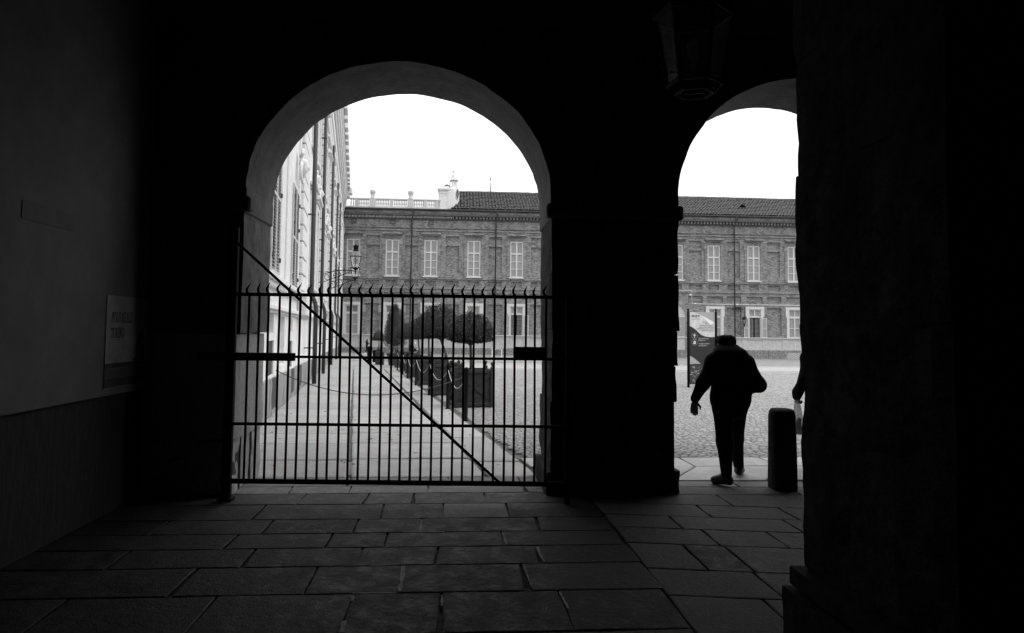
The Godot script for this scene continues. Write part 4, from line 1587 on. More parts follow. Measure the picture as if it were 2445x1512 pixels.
func make_terrace(root: Node) -> void:
	var st := tool()
	span(st, -17.0, -1.12, 14.86, 15.12, -12.0, 0.3)
	part(root, "terrace_floor", st, M.balustrade_stone)
	var bal := sub(root, "balustrade", Vector3(0, 15.12, 0.0))
	for q in [[0.0, 0.2, 0.34], [0.94, 0.17, 0.36]]:
		st = tool()
		chamfered(st, Vector3(-7.6, q[0] + q[1] * 0.5 + 0.002, 0.0), Vector3(10.6, q[1], q[2]), 0.03)
		part(bal, "rail", st, M.balustrade_stone)
	st = tool(true)
	lathe(st, Vector3.ZERO, [Vector2(0.075, 0), Vector2(0.075, 0.06), Vector2(0.045, 0.1), Vector2(0.085, 0.28), Vector2(0.05, 0.5), Vector2(0.04, 0.58), Vector2(0.075, 0.66), Vector2(0.075, 0.74)], 10)
	var baluster := baked(st)
	for g in [[-12.25, -11.98, 2], [-11.28, -10.38, 6], [-9.4, -8.12, 8], [-7.42, -6.15, 8], [-5.2, -4.25, 6], [-3.7, -2.95, 5]]:
		for i in g[2]:
			piece(bal, "baluster", baluster, M.balustrade_stone, Vector3(lerpf(g[0], g[1], i / float(g[2] - 1)), 0.2, 0))
	for q in [[-11.6, 0.42], [-7.78, 0.4], [-4.0, 0.36], [-2.7, 0.4]]:
		st = tool()
		span(st, q[0] - q[1] * 0.5, q[0] + q[1] * 0.5, 0.2, 0.94, -0.15, 0.15)
		part(bal, "post", st, M.balustrade_stone)
	for px in [-9.88, -5.66]:
		st = tool()
		chamfered(st, Vector3(px, 0.56, 0.0), Vector3(0.68, 1.1, 0.5), 0.03)
		part(bal, "pedestal", st, M.balustrade_stone)
		st = tool(true)
		lathe(st, Vector3(px, 1.1, 0), [Vector2(0.3, 0), Vector2(0.3, 0.08), Vector2(0.22, 0.14), Vector2(0.24, 0.4), Vector2(0.3, 0.62), Vector2(0.36, 0.7), Vector2(0.3, 0.76), Vector2(0.34, 0.84), Vector2(0.26, 0.94), Vector2(0.0, 0.97)], 14)
		part(bal, "vase", st, M.balustrade_stone)
	# the attic block and, turned to the right, the clock gable
	var attic := sub(root, "attic_block", Vector3(-1.8, 15.12, -0.4))
	st = tool()
	span(st, -0.62, 0.66, 0.0, 2.1, -1.4, 0.5)
	span(st, -0.72, -0.62, 0.0, 2.1, -1.2, 0.3)
	part(attic, "body", st, M.pale_render)
	for q in [[2.1, 0.1, 0.06], [2.2, 0.22, 0.16], [1.78, 0.07, 0.04]]:
		st = tool()
		chamfered(st, Vector3(-0.02, q[0] + q[1] * 0.5, -0.45), Vector3(1.4 + q[2] * 2.0, q[1], 1.95 + q[2] * 2.0), 0.03)
		part(attic, "cornice", st, M.pale_render)
	var chim := sub(root, "chimney", Vector3(-1.62, 17.54, -0.6))
	st = tool()
	span(st, -0.24, 0.24, 0.0, 0.32, -0.3, 0.3)
	part(chim, "stack", st, M.pale_render)
	st = tool()
	lathe(st, Vector3(0, 0.32, 0), [Vector2(0.0, 0.0), Vector2(0.42, 0.0), Vector2(0.42, 0.06), Vector2(0.16, 0.2), Vector2(0.0, 0.3)], 4, PI / 4)
	part(chim, "cap", st, M.zinc)
	var gable := sub(root, "clock_gable", Vector3(-0.72, 15.5, -0.9), Basis(Vector3.UP, deg_to_rad(72)))
	var prof: PackedVector2Array = [Vector2(-1.25, -0.3), Vector2(0.9, -0.3), Vector2(1.1, 0.0), Vector2(1.25, 0.3), Vector2(1.0, 0.45), Vector2(0.95, 1.7)]
	for i in 9:
		var a := PI * i / 8.0
		prof.append(Vector2(0.2 + cos(a) * 0.72, 1.75 + sin(a) * 0.75))
	prof.append(Vector2(-1.25, 1.9))
	st = tool()
	plate_polygon(st, prof, 0.2, 0.7)
	part(gable, "face", st, M.pale_render)
	st = tool(true)
	var ringp := []
	for i in 25:
		ringp.append(Vector3(0.2 + 0.6 * cos(TAU * i / 24.0), 1.6 + 0.6 * sin(TAU * i / 24.0), 0.22))
	tube(st, ringp, 0.06, 6, false)
	part(gable, "clock_rim", st, M.pale_render)
	st = tool()
	var disc: PackedVector2Array = []
	for i in 24:
		disc.append(Vector2(0.2 + 0.55 * cos(TAU * i / 24.0), 1.6 + 0.55 * sin(TAU * i / 24.0)))
	plate_polygon(st, disc, 0.215, 0.0)
	var face := part(gable, "clock_face", st, M.zinc)
	st = tool()
	for i in 12:
		var a := TAU * i / 12.0
		box(st, Vector3(0.2 + 0.44 * sin(a), 1.6 + 0.44 * cos(a), 0.225), Vector3(0.04, 0.13, 0.006), Basis(Vector3.BACK, -a))
	part(face, "hour_marks", st, M.balustrade_stone)
	for q in [[0.32, 0.9], [0.46, 2.6]]:
		st = tool()
		box(st, Vector3(0.2, 1.6, 0.232) + Vector3(sin(q[1]), cos(q[1]), 0) * q[0] * 0.4, Vector3(0.04, q[0], 0.006), Basis(Vector3.BACK, -q[1]))
		part(face, "clock_hand", st, M.balustrade_stone)
	var pin := sub(root, "pinnacle", Vector3(-0.8, 17.3, -1.2))
	st = tool()
	span(st, -0.3, 0.3, 0.0, 1.3, -0.5, 0.4)
	span(st, -0.55, -0.3, 0.0, 0.75, -0.4, 0.3)
	part(pin, "body", st, M.pale_render)
	st = tool()
	chamfered(st, Vector3(-0.02, 1.4, 0), Vector3(0.86, 0.14, 1.2), 0.05)
	chamfered(st, Vector3(-0.02, 1.52, 0), Vector3(0.66, 0.12, 1.0), 0.04)
	part(pin, "cap", st, M.pale_render)
	st = tool(true)
	lathe(st, Vector3(-0.15, 1.58, 0), [Vector2(0.3, 0), Vector2(0.26, 0.12), Vector2(0.14, 0.3), Vector2(0.15, 0.45), Vector2(0.05, 0.52), Vector2(0.035, 0.7), Vector2(0.11, 0.8), Vector2(0.12, 0.88), Vector2(0.05, 0.98), Vector2(0.0, 1.02)], 10)
	part(pin, "finial", st, M.balustrade_stone)
	st = tool()
	box(st, Vector3(-0.52, 0.95, -0.1), Vector3(0.07, 1.0, 0.5), Basis(Vector3.BACK, -0.14))
	part(pin, "buttress", st, M.balustrade_stone)


func make_spire() -> void:
	var root := thing("church_spire", "slender stone spire rising far behind the tiled roof", "spire", Vector3(12.4, -1.0, -300))
	var st := tool()
	lathe(st, Vector3.ZERO, [Vector2(2.2, 0), Vector2(2.2, 40), Vector2(1.5, 41), Vector2(1.4, 52), Vector2(0.85, 53)], 4, PI / 4)
	part(root, "tower", st, M.pale_render)
	st = tool(true)
	lathe(st, Vector3.ZERO, [Vector2(0.75, 53), Vector2(0.7, 57), Vector2(0.5, 57.4), Vector2(0.42, 60.5), Vector2(0.55, 60.8), Vector2(0.3, 61.3), Vector2(0.1, 65)], 8)
	part(root, "spire", st, M.base_stone)
	st = tool(true)
	lathe(st, Vector3(0, 65, 0), [Vector2(0.08, 0), Vector2(0.08, 1.0), Vector2(0.32, 1.4), Vector2(0.3, 1.8), Vector2(0.0, 2.1)], 8)
	part(root, "finial", st, M.base_stone)


# ---------------------------------------------------------------- gate, lantern, bollard, prints on the wall

func make_gate() -> void:
	# hung on the left, standing a little open, so that it does not run quite parallel to the wall
	var root := thing("iron_gate", "black wrought-iron gate with wavy flame-tipped bars in the left arch", "gate", Vector3(-2.5, 0, -7.27), Basis(Vector3.UP, -deg_to_rad(4.2)))
	var variants := []
	for k in 3:
		var st := tool(true)
		var s: float = [1.0, 1.25, 0.8][k]
		var pts := [Vector3(0, 0.19, 0), Vector3(0.0015, 0.75, 0), Vector3(-0.001, 1.41, 0), Vector3(0, 1.99, 0)]
		var rad := [0.0118, 0.0115, 0.0115, 0.0118]
		for i in 13:
			var t := i / 12.0
			var x := -0.021 * s * sin(PI * pow(t, 0.9)) + 0.006 * s * t * t - 0.004 * s * sin(PI * 2.0 * t)
			pts.append(Vector3(x, 2.03 + (0.118 - 0.008 * k) * t, 0))
			rad.append(lerpf(0.0125, 0.0115, t) if t < 0.5 else lerpf(0.0115, 0.002, (t - 0.5) * 2.0))
		tube(st, pts, rad, 8)
		variants.append(baked(st))
	for i in 30:
		var u := 0.415 + i * (3.365 - 0.415) / 29.0 + rng.randf_range(-0.004, 0.004)
		piece(root, "bar", variants[rng.randi() % 3], M.iron, Vector3(u, rng.randf_range(-0.008, 0.006), rng.randf_range(-0.002, 0.002)), Basis(Vector3.UP, rng.randf_range(-0.5, 0.5)) * Basis(Vector3.BACK, rng.randf_range(-0.0025, 0.0025)))
	for q in [["top_rail", 2.022, 0.034], ["middle_rail", 1.408, 0.026], ["lower_rail", 0.748, 0.028], ["bottom_rail", 0.192, 0.046]]:
		var st := tool()
		chamfered(st, Vector3(1.9, q[1], 0.0), Vector3(3.42, q[2], 0.03), 0.004)
		part(root, q[0], st, M.iron)
	var st := tool()
	chamfered(st, Vector3(0.25, 1.36, 0.0), Vector3(0.09, 2.66, 0.06), 0.008)
	part(root, "hinge_post", st, M.iron)
	st = tool()
	chamfered(st, Vector3(3.585, 1.02, 0.0), Vector3(0.05, 2.04, 0.04), 0.006)
	part(root, "end_post", st, M.iron)
	st = tool(true)
	tube(st, [Vector3(0.25, 2.57, 0.028), Vector3(2.93, 0.2, 0.028)], 0.014, 8)
	part(root, "brace", st, M.iron)
	st = tool()
	chamfered(st, Vector3(0.42, 1.408, 0.045), Vector3(0.96, 0.078, 0.05), 0.006)
	part(root, "latch_bar", st, M.iron)
	st = tool()
	chamfered(st, Vector3(3.205, 1.47, 0.03), Vector3(0.32, 0.118, 0.055), 0.006)
	part(root, "lock_box", st, M.iron)
	st = tool()
	chamfered(st, Vector3(0.25, 0.018, 0.0), Vector3(0.14, 0.036, 0.12), 0.006)
	part(root, "foot_plate", st, M.iron)


func lantern(root: Node, bottom: float, height: float, r_low: float, r_top: float, sides: int, phase: float, glass: Material, metal: Material) -> void:
	# a tapering glazed body between two rings
	for k in sides:
		var a := TAU * k / sides + phase
		var b := TAU * (k + 1) / sides + phase
		var da := Vector3(cos(a), 0, sin(a))
		var db := Vector3(cos(b), 0, sin(b))
		var lo := Vector3.UP * bottom
		var hi := Vector3.UP * (bottom + height)
		var st := tool()
		tube(st, [lo + da * r_low, hi + da * r_top], r_top * 0.045, 6)
		part(root, "corner_bar", st, metal)
		st = tool()
		quad(st, lo + da * r_low * 0.97, lo + db * r_low * 0.97, hi + db * r_top * 0.97, hi + da * r_top * 0.97, da + db)
		part(root, "pane", st, glass)
	for q in [[bottom, r_low], [bottom + height, r_top]]:
		var st := tool()
		var pts := []
		for k in sides + 1:
			var a := TAU * k / sides + phase
			pts.append(Vector3(cos(a) * q[1], q[0], sin(a) * q[1]))
		for k in sides:
			tube(st, [pts[k], pts[k + 1]], r_top * 0.055, 6)
		part(root, "ring", st, metal)


func make_hanging_lantern() -> void:
	var root := thing("hanging_lantern", "large unlit six-sided glass lantern hanging from the arcade vault", "lantern", Vector3(1.86, 0.06, -5.5))
	lantern(root, 3.62, 0.56, 0.215, 0.305, 6, 0.35, M.dusty_glass, M.black_metal)
	var st := tool()
	lathe(st, Vector3.ZERO, [Vector2(0.33, 4.18), Vector2(0.34, 4.2), Vector2(0.17, 4.36), Vector2(0.15, 4.37), Vector2(0.13, 4.46), Vector2(0.05, 4.54), Vector2(0.0, 4.56)], 6, 0.35)
	part(root, "cap", st, M.black_metal)
	st = tool()
	for k in 6:
		var a := TAU * k / 6.0 + 0.35
		tube(st, [Vector3(cos(a) * 0.21, 3.62, sin(a) * 0.21), Vector3(cos(a) * 0.15, 3.55, sin(a) * 0.15)], 0.012, 6)
		var b := TAU * (k + 1) / 6.0 + 0.35
		tube(st, [Vector3(cos(a) * 0.15, 3.55, sin(a) * 0.15), Vector3(cos(b) * 0.15, 3.55, sin(b) * 0.15)], 0.012, 6)
	part(root, "lower_crown", st, M.black_metal)
	st = tool(true)
	lathe(st, Vector3(0, 3.72, 0), [Vector2(0.02, 0), Vector2(0.02, 0.08), Vector2(0.06, 0.16), Vector2(0.055, 0.24), Vector2(0.0, 0.28)], 10)
	part(root, "bulb", st, M.dusty_glass)
	st = tool()
	span(st, -0.2, 0.2, 3.7, 3.72, -0.02, 0.02)
	part(root, "bulb_holder", st, M.black_metal)
	st = tool()
	tube(st, [Vector3(0, 4.54, 0), Vector3(0, 5.96, 0)], 0.012, 6)
	part(root, "rod", st, M.black_metal)


func make_bollard() -> void:
	var root := thing("stone_bollard", "worn dark stone bollard standing in the right arch", "bollard", Vector3(3.535, 0, -7.62))
	var n := FastNoiseLite.new()
	n.seed = 9
	n.frequency = 3.0
	var st := tool(true)
	var prof := [Vector2(0.142, -0.02), Vector2(0.14, 0.15), Vector2(0.137, 0.35), Vector2(0.134, 0.55), Vector2(0.131, 0.7), Vector2(0.13, 0.78), Vector2(0.122, 0.83), Vector2(0.105, 0.858), Vector2(0.06, 0.866), Vector2(0.0, 0.862)]
	var sides := 28
	for i in prof.size() - 1:
		for k in sides:
			var v := []
			for q in [[i, k], [i + 1, k], [i + 1, k + 1], [i, k + 1]]:
				var a: float = TAU * (q[1] % sides) / sides
				var p: Vector2 = prof[q[0]]
				# rounded square plan
				var sq := 1.0 / pow(pow(absf(cos(a)), 5.0) + pow(absf(sin(a)), 5.0), 0.2)
				var r: float = p.x * lerpf(1.0, sq, 0.75) * 0.97
				r += 0.006 * n.get_noise_3d(cos(a), p.y * 1.5, sin(a)) * signf(p.x)
				v.append(Vector3(cos(a) * r, p.y + (0.004 * n.get_noise_2d(cos(a) * 3.0, sin(a) * 3.0) if p.y > 0.8 else 0.0), sin(a) * r))
			quad(st, v[0], v[1], v[2], v[3], Vector3(v[0].x + v[2].x, 0.3 if prof[i].y > 0.75 else 0.0, v[0].z + v[2].z))
	part(root, "shaft", st, M.arcade_stone)


func text(parent: Node, called: String, words: String, height: float, material: Material, at: Vector3, basis := Basis(), font := "Droid Sans", align := HORIZONTAL_ALIGNMENT_LEFT, squeeze := 1.0) -> void:
	var f := SystemFont.new()
	f.font_names = PackedStringArray([font])
	f.font_weight = 700 if words == "mrt" else 400
	var t := TextMesh.new()
	t.text = words
	t.font = f
	t.font_size = 48
	t.pixel_size = height / 36.0
	t.depth = 0.002
	t.horizontal_alignment = align
	t.vertical_alignment = VERTICAL_ALIGNMENT_BOTTOM
	piece(parent, called, t, material, at, basis * Basis.from_scale(Vector3(squeeze, 1, 1)))


func make_wall_prints() -> void:
	# the left wall's painted face is the plane x = -3.115, looking towards +x
	var face := Basis(Vector3(0, 0, -1), Vector3.UP, Vector3(1, 0, 0))
	var root := thing("poster", "museum poster with dark lettering on the left arcade wall", "poster", Vector3(-3.113, 0, -6.54), face)
	var st := tool()
	span(st, 0.0, 0.84, 1.14, 1.97, 0.0, 0.006)
	part(root, "sheet", st, M.poster_paper)
	st = tool()
	span(st, 0.0, 0.84, 1.315, 1.36, 0.0062, 0.0085)
	span(st, 0.0, 0.84, 1.145, 1.23, 0.0062, 0.0085)
	part(root, "dark_bands", st, M.poster_dark)
	st = tool()
	span(st, 0.0, 0.84, 1.232, 1.313, 0.0062, 0.0085)
	part(root, "grey_band", st, M.poster_grey)
	text(root, "title", "POLO REALE", 0.098, M.poster_ink, Vector3(0.09, 1.695, 0.0065), Basis(), "Droid Serif", HORIZONTAL_ALIGNMENT_LEFT, 0.5)
	text(root, "title", "TORINO", 0.098, M.poster_ink, Vector3(0.09, 1.555, 0.0065), Basis(), "Droid Serif", HORIZONTAL_ALIGNMENT_LEFT, 0.5)
	# a plain printed group of two seated figures, as dark shapes only
	for poly in [[Vector2(0.52, 1.37), Vector2(0.6, 1.42), Vector2(0.58, 1.5), Vector2(0.64, 1.6), Vector2(0.68, 1.65), Vector2(0.74, 1.62), Vector2(0.73, 1.53), Vector2(0.79, 1.46), Vector2(0.8, 1.37)], [Vector2(0.75, 1.68), Vector2(0.73, 1.78), Vector2(0.77, 1.83), Vector2(0.82, 1.8), Vector2(0.82, 1.7)]]:
		st = tool()
		plate_polygon(st, PackedVector2Array(poly), 0.0075, 0.0)
		part(root, "printed_figure", st, M.poster_grey)
	var plate := thing("wall_plate", "blank dark rectangular plate high on the left arcade wall", "plate", Vector3(-3.113, 0, -5.27), face)
	st = tool()
	chamfered(st, Vector3(0.34, 2.52, 0.001), Vector3(0.7, 0.13, 0.004), 0.001)
	part(plate, "board", st, M.plate)


# ---------------------------------------------------------------- people

func hand_bones(wrist: Vector3, dir: Vector3, palm: Vector3, out: Vector3, curl: float) -> Array:
	# dir: along the hand, palm: the way the palm looks, out: towards the thumb
	var b := []
	b.append([wrist, 0.026, wrist + dir * 0.035, 0.028])
	b.append([wrist + dir * 0.045 - out * 0.02, 0.02, wrist + dir * 0.09 - out * 0.024, 0.015])
	b.append([wrist + dir * 0.045 + out * 0.015, 0.022, wrist + dir * 0.09 + out * 0.02, 0.016])
	for f in 4:
		var base: Vector3 = wrist + dir * (0.092 - 0.004 * absf(f - 1.2)) + out * (0.032 - 0.021 * f)
		var len1: float = [0.042, 0.046, 0.043, 0.034][f]
		var p := base
		for s in 3:
			var a := curl * (0.6 + s)
			var d := (dir * cos(a) + palm * sin(a)).normalized()
			var q: Vector3 = p + d * len1 * [1.0, 0.68, 0.52][s]
			b.append([p, 0.0112 - 0.001 * s, q, 0.0102 - 0.001 * s])
			p = q
	var tb := wrist + dir * 0.03 + out * 0.03
	var t1 := tb + (dir * 0.7 + out * 0.6).normalized() * 0.045
	b.append([tb, 0.014, t1, 0.011])
	b.append([t1, 0.011, t1 + (dir * 0.9 + out * 0.15 + palm * 0.3).normalized() * 0.032, 0.009])
	return b


func head_bones(c: Vector3, look: Vector3, up: Vector3) -> Array:
	var side := look.cross(up).normalized()
	var b := [
		[c + up * 0.02 - look * 0.02, 0.082, c + up * 0.03 + look * 0.015, 0.08],
		[c - up * 0.04 + look * 0.03, 0.06, c - up * 0.085 + look * 0.05, 0.032],
		[c + look * 0.088 + up * 0.005, 0.009, c + look * 0.112 - up * 0.022, 0.014],
		[c + look * 0.078 - up * 0.052 - side * 0.014, 0.01, c + look * 0.078 - up * 0.052 + side * 0.014, 0.01],
		[c + look * 0.082 + up * 0.022 - side * 0.034, 0.009, c + look * 0.082 + up * 0.022 + side * 0.034, 0.009]]
	for s in [-1.0, 1.0]:
		b.append([c + side * (0.078 * s) + up * 0.012, 0.013, c + side * (0.08 * s) - up * 0.022, 0.01])
	return b


# J: joints in the figure's own frame, feet at y = 0; look: where the head faces
func figure(root: Node3D, J: Dictionary, look: Vector3, cell: float, coat: Material, legs: Material, coat_bones: Array, trouser_r: Array, shoe_m: Material, fine: float) -> void:
	var st := tool(true)
	var body := [
		[J.pelvis, 0.13, J.chest, 0.14, 0.75], [J.chest, 0.13, J.neck, 0.06], [J.neck, 0.055, J.head, 0.05],
		[J.sl, 0.06, J.el, 0.042], [J.el, 0.04, J.wl, 0.028], [J.sr, 0.06, J.er, 0.042], [J.er, 0.04, J.wr, 0.028],
		[J.hl, 0.09, J.kl, 0.06], [J.kl, 0.055, J.al, 0.04], [J.hr, 0.09, J.kr, 0.06], [J.kr, 0.055, J.ar, 0.04],
		[J.al, 0.035, J.tl, 0.03], [J.ar, 0.035, J.tr, 0.03], [J.chest, 0.1, J.sl, 0.06], [J.chest, 0.1, J.sr, 0.06]]
	blob(st, body, maxf(cell, 0.022), 0.012)
	blob(st, head_bones(J.head, look, (J.head - J.neck).normalized() * 0.5 + Vector3.UP * 0.5), fine * 1.5, 0.01)
	blob(st, hand_bones(J.wl, J.hand_l, J.palm_l, J.thumb_l, J.curl), fine, 0.004)
	blob(st, hand_bones(J.wr, J.hand_r, J.palm_r, J.thumb_r, J.curl), fine, 0.004)
	var b := part(root, "body", st, M.skin)
	b.set_meta("label", "head, neck and hands of the figure")
	st = tool(true)
	blob(st, coat_bones, cell, 0.02)
	part(root, "coat", st, coat)
	st = tool(true)
	var r0: float = trouser_r[0]
	var r1: float = trouser_r[1]
	var r2: float = trouser_r[2]
	blob(st, [[J.hl, r0, J.kl, r1], [J.kl, r1, J.al, r2], [J.hr, r0, J.kr, r1], [J.kr, r1, J.ar, r2], [J.hl, r0, J.hr, r0, 0.9], [J.pelvis, r0 * 1.2, J.hl.lerp(J.hr, 0.5), r0, 0.85]], cell, 0.015)
	part(root, "trousers", st, legs)
	for q in [[J.al, J.tl], [J.ar, J.tr]]:
		st = tool(true)
		var a: Vector3 = q[0]
		var t: Vector3 = q[1]
		var f := (t - a)
		var flat := Vector3(f.x, 0, f.z).normalized()
		blob(st, [[a + Vector3(0, -0.01, 0), 0.05, a - flat * 0.035 + Vector3(0, -0.045, 0), 0.042], [a - flat * 0.03 + Vector3(0, -0.05, 0), 0.042, t, 0.042], [a, 0.046, t + Vector3(0, 0.005, 0), 0.038]], minf(cell, 0.016), 0.012)
		part(root, "shoe", st, shoe_m)


func make_people() -> void:
	# the man walking out through the right arch, seen from behind (he faces -z)
	var o := Vector3(3.0, 0, -7.8)
	var man := thing("person", "person in dark jacket and flat cap walking out of the right arch", "person", o)
	var J := {
		pelvis = Vector3(0.03, 0.9, -0.02), chest = Vector3(0.03, 1.28, -0.02), neck = Vector3(0.01, 1.45, -0.06), head = Vector3(0.012, 1.53, -0.1),
		sl = Vector3(-0.165, 1.36, 0.0), el = Vector3(-0.3, 1.13, 0.06), wl = Vector3(-0.385, 0.935, 0.02),
		sr = Vector3(0.215, 1.35, 0.0), er = Vector3(0.325, 1.11, 0.08), wr = Vector3(0.2, 1.04, -0.18),
		hl = Vector3(-0.06, 0.86, 0.0), kl = Vector3(-0.05, 0.48, 0.03), al = Vector3(-0.045, 0.115, 0.06), tl = Vector3(-0.13, 0.042, -0.07),
		hr = Vector3(0.125, 0.86, -0.05), kr = Vector3(0.2, 0.47, -0.3), ar = Vector3(0.31, 0.115, -0.48), tr = Vector3(0.39, 0.045, -0.62),
		hand_l = Vector3(-0.05, -0.99, -0.05).normalized(), palm_l = Vector3(0.45, -0.1, -0.88).normalized(), thumb_l = Vector3(0.88, 0, 0.45).normalized(),
		hand_r = Vector3(-0.5, -0.15, -0.85).normalized(), palm_r = Vector3(-0.6, -0.5, 0.4).normalized(), thumb_r = Vector3(-0.2, 0.9, -0.2).normalized(), curl = 0.45}
	var coat := [
		[J.pelvis + Vector3(0, 0.0, 0), 0.195, J.chest, 0.215, 0.72], [J.pelvis + Vector3(-0.03, 0.06, 0.0), 0.19, J.pelvis + Vector3(0.05, 0.06, 0.0), 0.19, 0.75],
		[J.chest, 0.2, J.chest + Vector3(0, 0.1, -0.02), 0.15, 0.75], [J.chest + Vector3(0, 0.1, -0.01), 0.14, J.neck + Vector3(0, 0.02, 0), 0.095],
		[J.chest + Vector3(0, 0.08, 0), 0.13, J.sl, 0.085], [J.chest + Vector3(0, 0.08, 0), 0.13, J.sr, 0.085],
		[J.sl, 0.08, J.el, 0.07], [J.el, 0.07, J.wl + Vector3(0.005, 0.02, 0), 0.052], [J.sr, 0.08, J.er, 0.072], [J.er, 0.074, J.wr, 0.055],
		# the hood lying on the back and the collar round the neck
		[Vector3(-0.1, 1.44, 0.06), 0.075, Vector3(0.13, 1.43, 0.06), 0.08], [Vector3(-0.07, 1.49, 0.0), 0.06, Vector3(0.08, 1.49, 0.0), 0.06], [Vector3(-0.08, 1.48, -0.06), 0.05, Vector3(0.1, 1.48, -0.06), 0.05]]
	figure(man, J, Vector3(0, -0.1, -0.99), 0.016, M.cloth_black, M.cloth_dark, coat, [0.112, 0.09, 0.058], M.shoe, 0.0055)
	var st := tool(true)
	blob(st, [[Vector3(-0.025, 1.598, -0.05), 0.062, Vector3(0.05, 1.598, -0.05), 0.062], [Vector3(-0.025, 1.592, -0.14), 0.064, Vector3(0.05, 1.592, -0.14), 0.064], [Vector3(-0.03, 1.572, -0.035), 0.05, Vector3(0.055, 1.572, -0.035), 0.05], [Vector3(-0.04, 1.565, -0.2), 0.026, Vector3(0.06, 1.565, -0.2), 0.026]], 0.012, 0.015)
	part(man, "cap", st, M.cloth_black)
	st = tool(true)
	blob(st, [[Vector3(-0.06, 1.545, -0.06), 0.035, Vector3(0.08, 1.545, -0.06), 0.035], [Vector3(-0.05, 1.53, -0.03), 0.03, Vector3(0.07, 1.53, -0.03), 0.03]], 0.012, 0.01)
	part(man, "hair", st, M.hair)

	# a second person, mostly hidden by the near pillar, a carrier bag in the left hand
	o = Vector3(4.52, 0, -8.62)
	var other := thing("person", "person almost hidden behind the near pillar, dark sleeve holding a bag", "person", o)
	J = {
		pelvis = Vector3(0.0, 0.9, 0.0), chest = Vector3(0.0, 1.28, 0.0), neck = Vector3(0.0, 1.47, -0.03), head = Vector3(0.0, 1.59, -0.06),
		sl = Vector3(-0.18, 1.38, 0.0), el = Vector3(-0.235, 1.13, 0.04), wl = Vector3(-0.315, 0.955, 0.0),
		sr = Vector3(0.19, 1.38, 0.0), er = Vector3(0.26, 1.12, 0.05), wr = Vector3(0.27, 0.88, -0.05),
		hl = Vector3(-0.09, 0.87, 0.0), kl = Vector3(-0.07, 0.48, -0.08), al = Vector3(-0.05, 0.1, -0.02), tl = Vector3(-0.06, 0.042, -0.18),
		hr = Vector3(0.09, 0.87, 0.0), kr = Vector3(0.08, 0.48, 0.02), ar = Vector3(0.08, 0.1, 0.14), tr = Vector3(0.1, 0.042, -0.01),
		hand_l = Vector3(-0.15, -0.98, 0.0).normalized(), palm_l = Vector3(0.98, -0.1, 0.1).normalized(), thumb_l = Vector3(0.1, 0, -1.0).normalized(),
		hand_r = Vector3(0, -1, 0), palm_r = Vector3(-1, 0, 0), thumb_r = Vector3(0, 0, -1), curl = 0.95}
	coat = [
		[J.pelvis, 0.17, J.chest, 0.19, 0.7], [J.chest, 0.18, J.neck, 0.08, 0.8], [J.chest + Vector3(0, 0.08, 0), 0.12, J.sl, 0.08], [J.chest + Vector3(0, 0.08, 0), 0.12, J.sr, 0.08],
		[J.sl, 0.08, J.el, 0.07], [J.el, 0.07, J.wl, 0.055], [J.wl, 0.055, J.wl + Vector3(-0.012, -0.06, 0), 0.048], [J.sr, 0.08, J.er, 0.07], [J.er, 0.07, J.wr, 0.05], [Vector3(-0.06, 1.47, 0.02), 0.055, Vector3(0.06, 1.47, 0.02), 0.055]]
	figure(other, J, Vector3(0, 0, -1), 0.018, M.cloth_black, M.cloth_dark, coat, [0.11, 0.08, 0.055], M.shoe, 0.0055)
	st = tool(true)
	blob(st, [[Vector3(0, 1.63, -0.05), 0.092, Vector3(0, 1.58, -0.03), 0.09]], 0.014, 0.01)
	part(other, "hair", st, M.hair)
	# the thin carrier bag with a dark thing in it
	var bag := thing("carrier_bag", "thin white plastic carrier bag hanging from a hand beside the bollard", "bag", Vector3(4.2, 0, -8.62))
	st = tool(true)
	var prof := [Vector2(0.012, 0.905), Vector2(0.022, 0.86), Vector2(0.036, 0.8), Vector2(0.05, 0.72), Vector2(0.064, 0.62), Vector2(0.075, 0.53), Vector2(0.07, 0.46), Vector2(0.045, 0.435), Vector2(0.0, 0.43)]
	for i in prof.size() - 1:
		for k in 24:
			var v := []
			for q in [[i, k], [i + 1, k], [i + 1, k + 1], [i, k + 1]]:
				var a: float = TAU * (q[1] % 24) / 24.0
				var p: Vector2 = prof[q[0]]
				var r := p.x * (1.0 + 0.16 * sin(a * 5.0 + p.y * 6.0) + 0.07 * sin(a * 9.0))
				v.append(Vector3(cos(a) * r, p.y, sin(a) * r * 0.75))
			quad(st, v[0], v[1], v[2], v[3], Vector3(v[0].x, 0, v[0].z))
	part(bag, "film", st, M.bag_plastic)
	for s in [-1.0, 1.0]:
		st = tool(true)
		tube(st, [Vector3(0.03 * s, 0.82, 0), Vector3(0.028 * s, 0.88, 0), Vector3(0.012 * s, 0.925, 0)], [0.016, 0.01, 0.006], 6)
		part(bag, "handle", st, M.bag_plastic)
	st = tool(true)
	blob(st, [[Vector3(0.0, 0.5, 0), 0.045, Vector3(0.02, 0.62, 0), 0.025], [Vector3(-0.03, 0.475, 0), 0.035, Vector3(0.035, 0.475, 0), 0.035]], 0.012, 0.01)
	part(bag, "contents", st, M.soil)

	# a woman walking far off by the palace end, and a person behind the planters
	var far := [
		["person with long dark hair and white mask walking near the palace's far end", Vector3(-9.42, ground_height(-9.42, -74.0), -74.0), -1.2, 0.9, M.cloth_dark, M.shoe_white, true],
		["person in dark coat and mask standing behind the potted trees", Vector3(-2.2, ground_height(-2.2, -33.2), -33.2), -1.4, 0.93, M.cloth_black, M.shoe, false]]
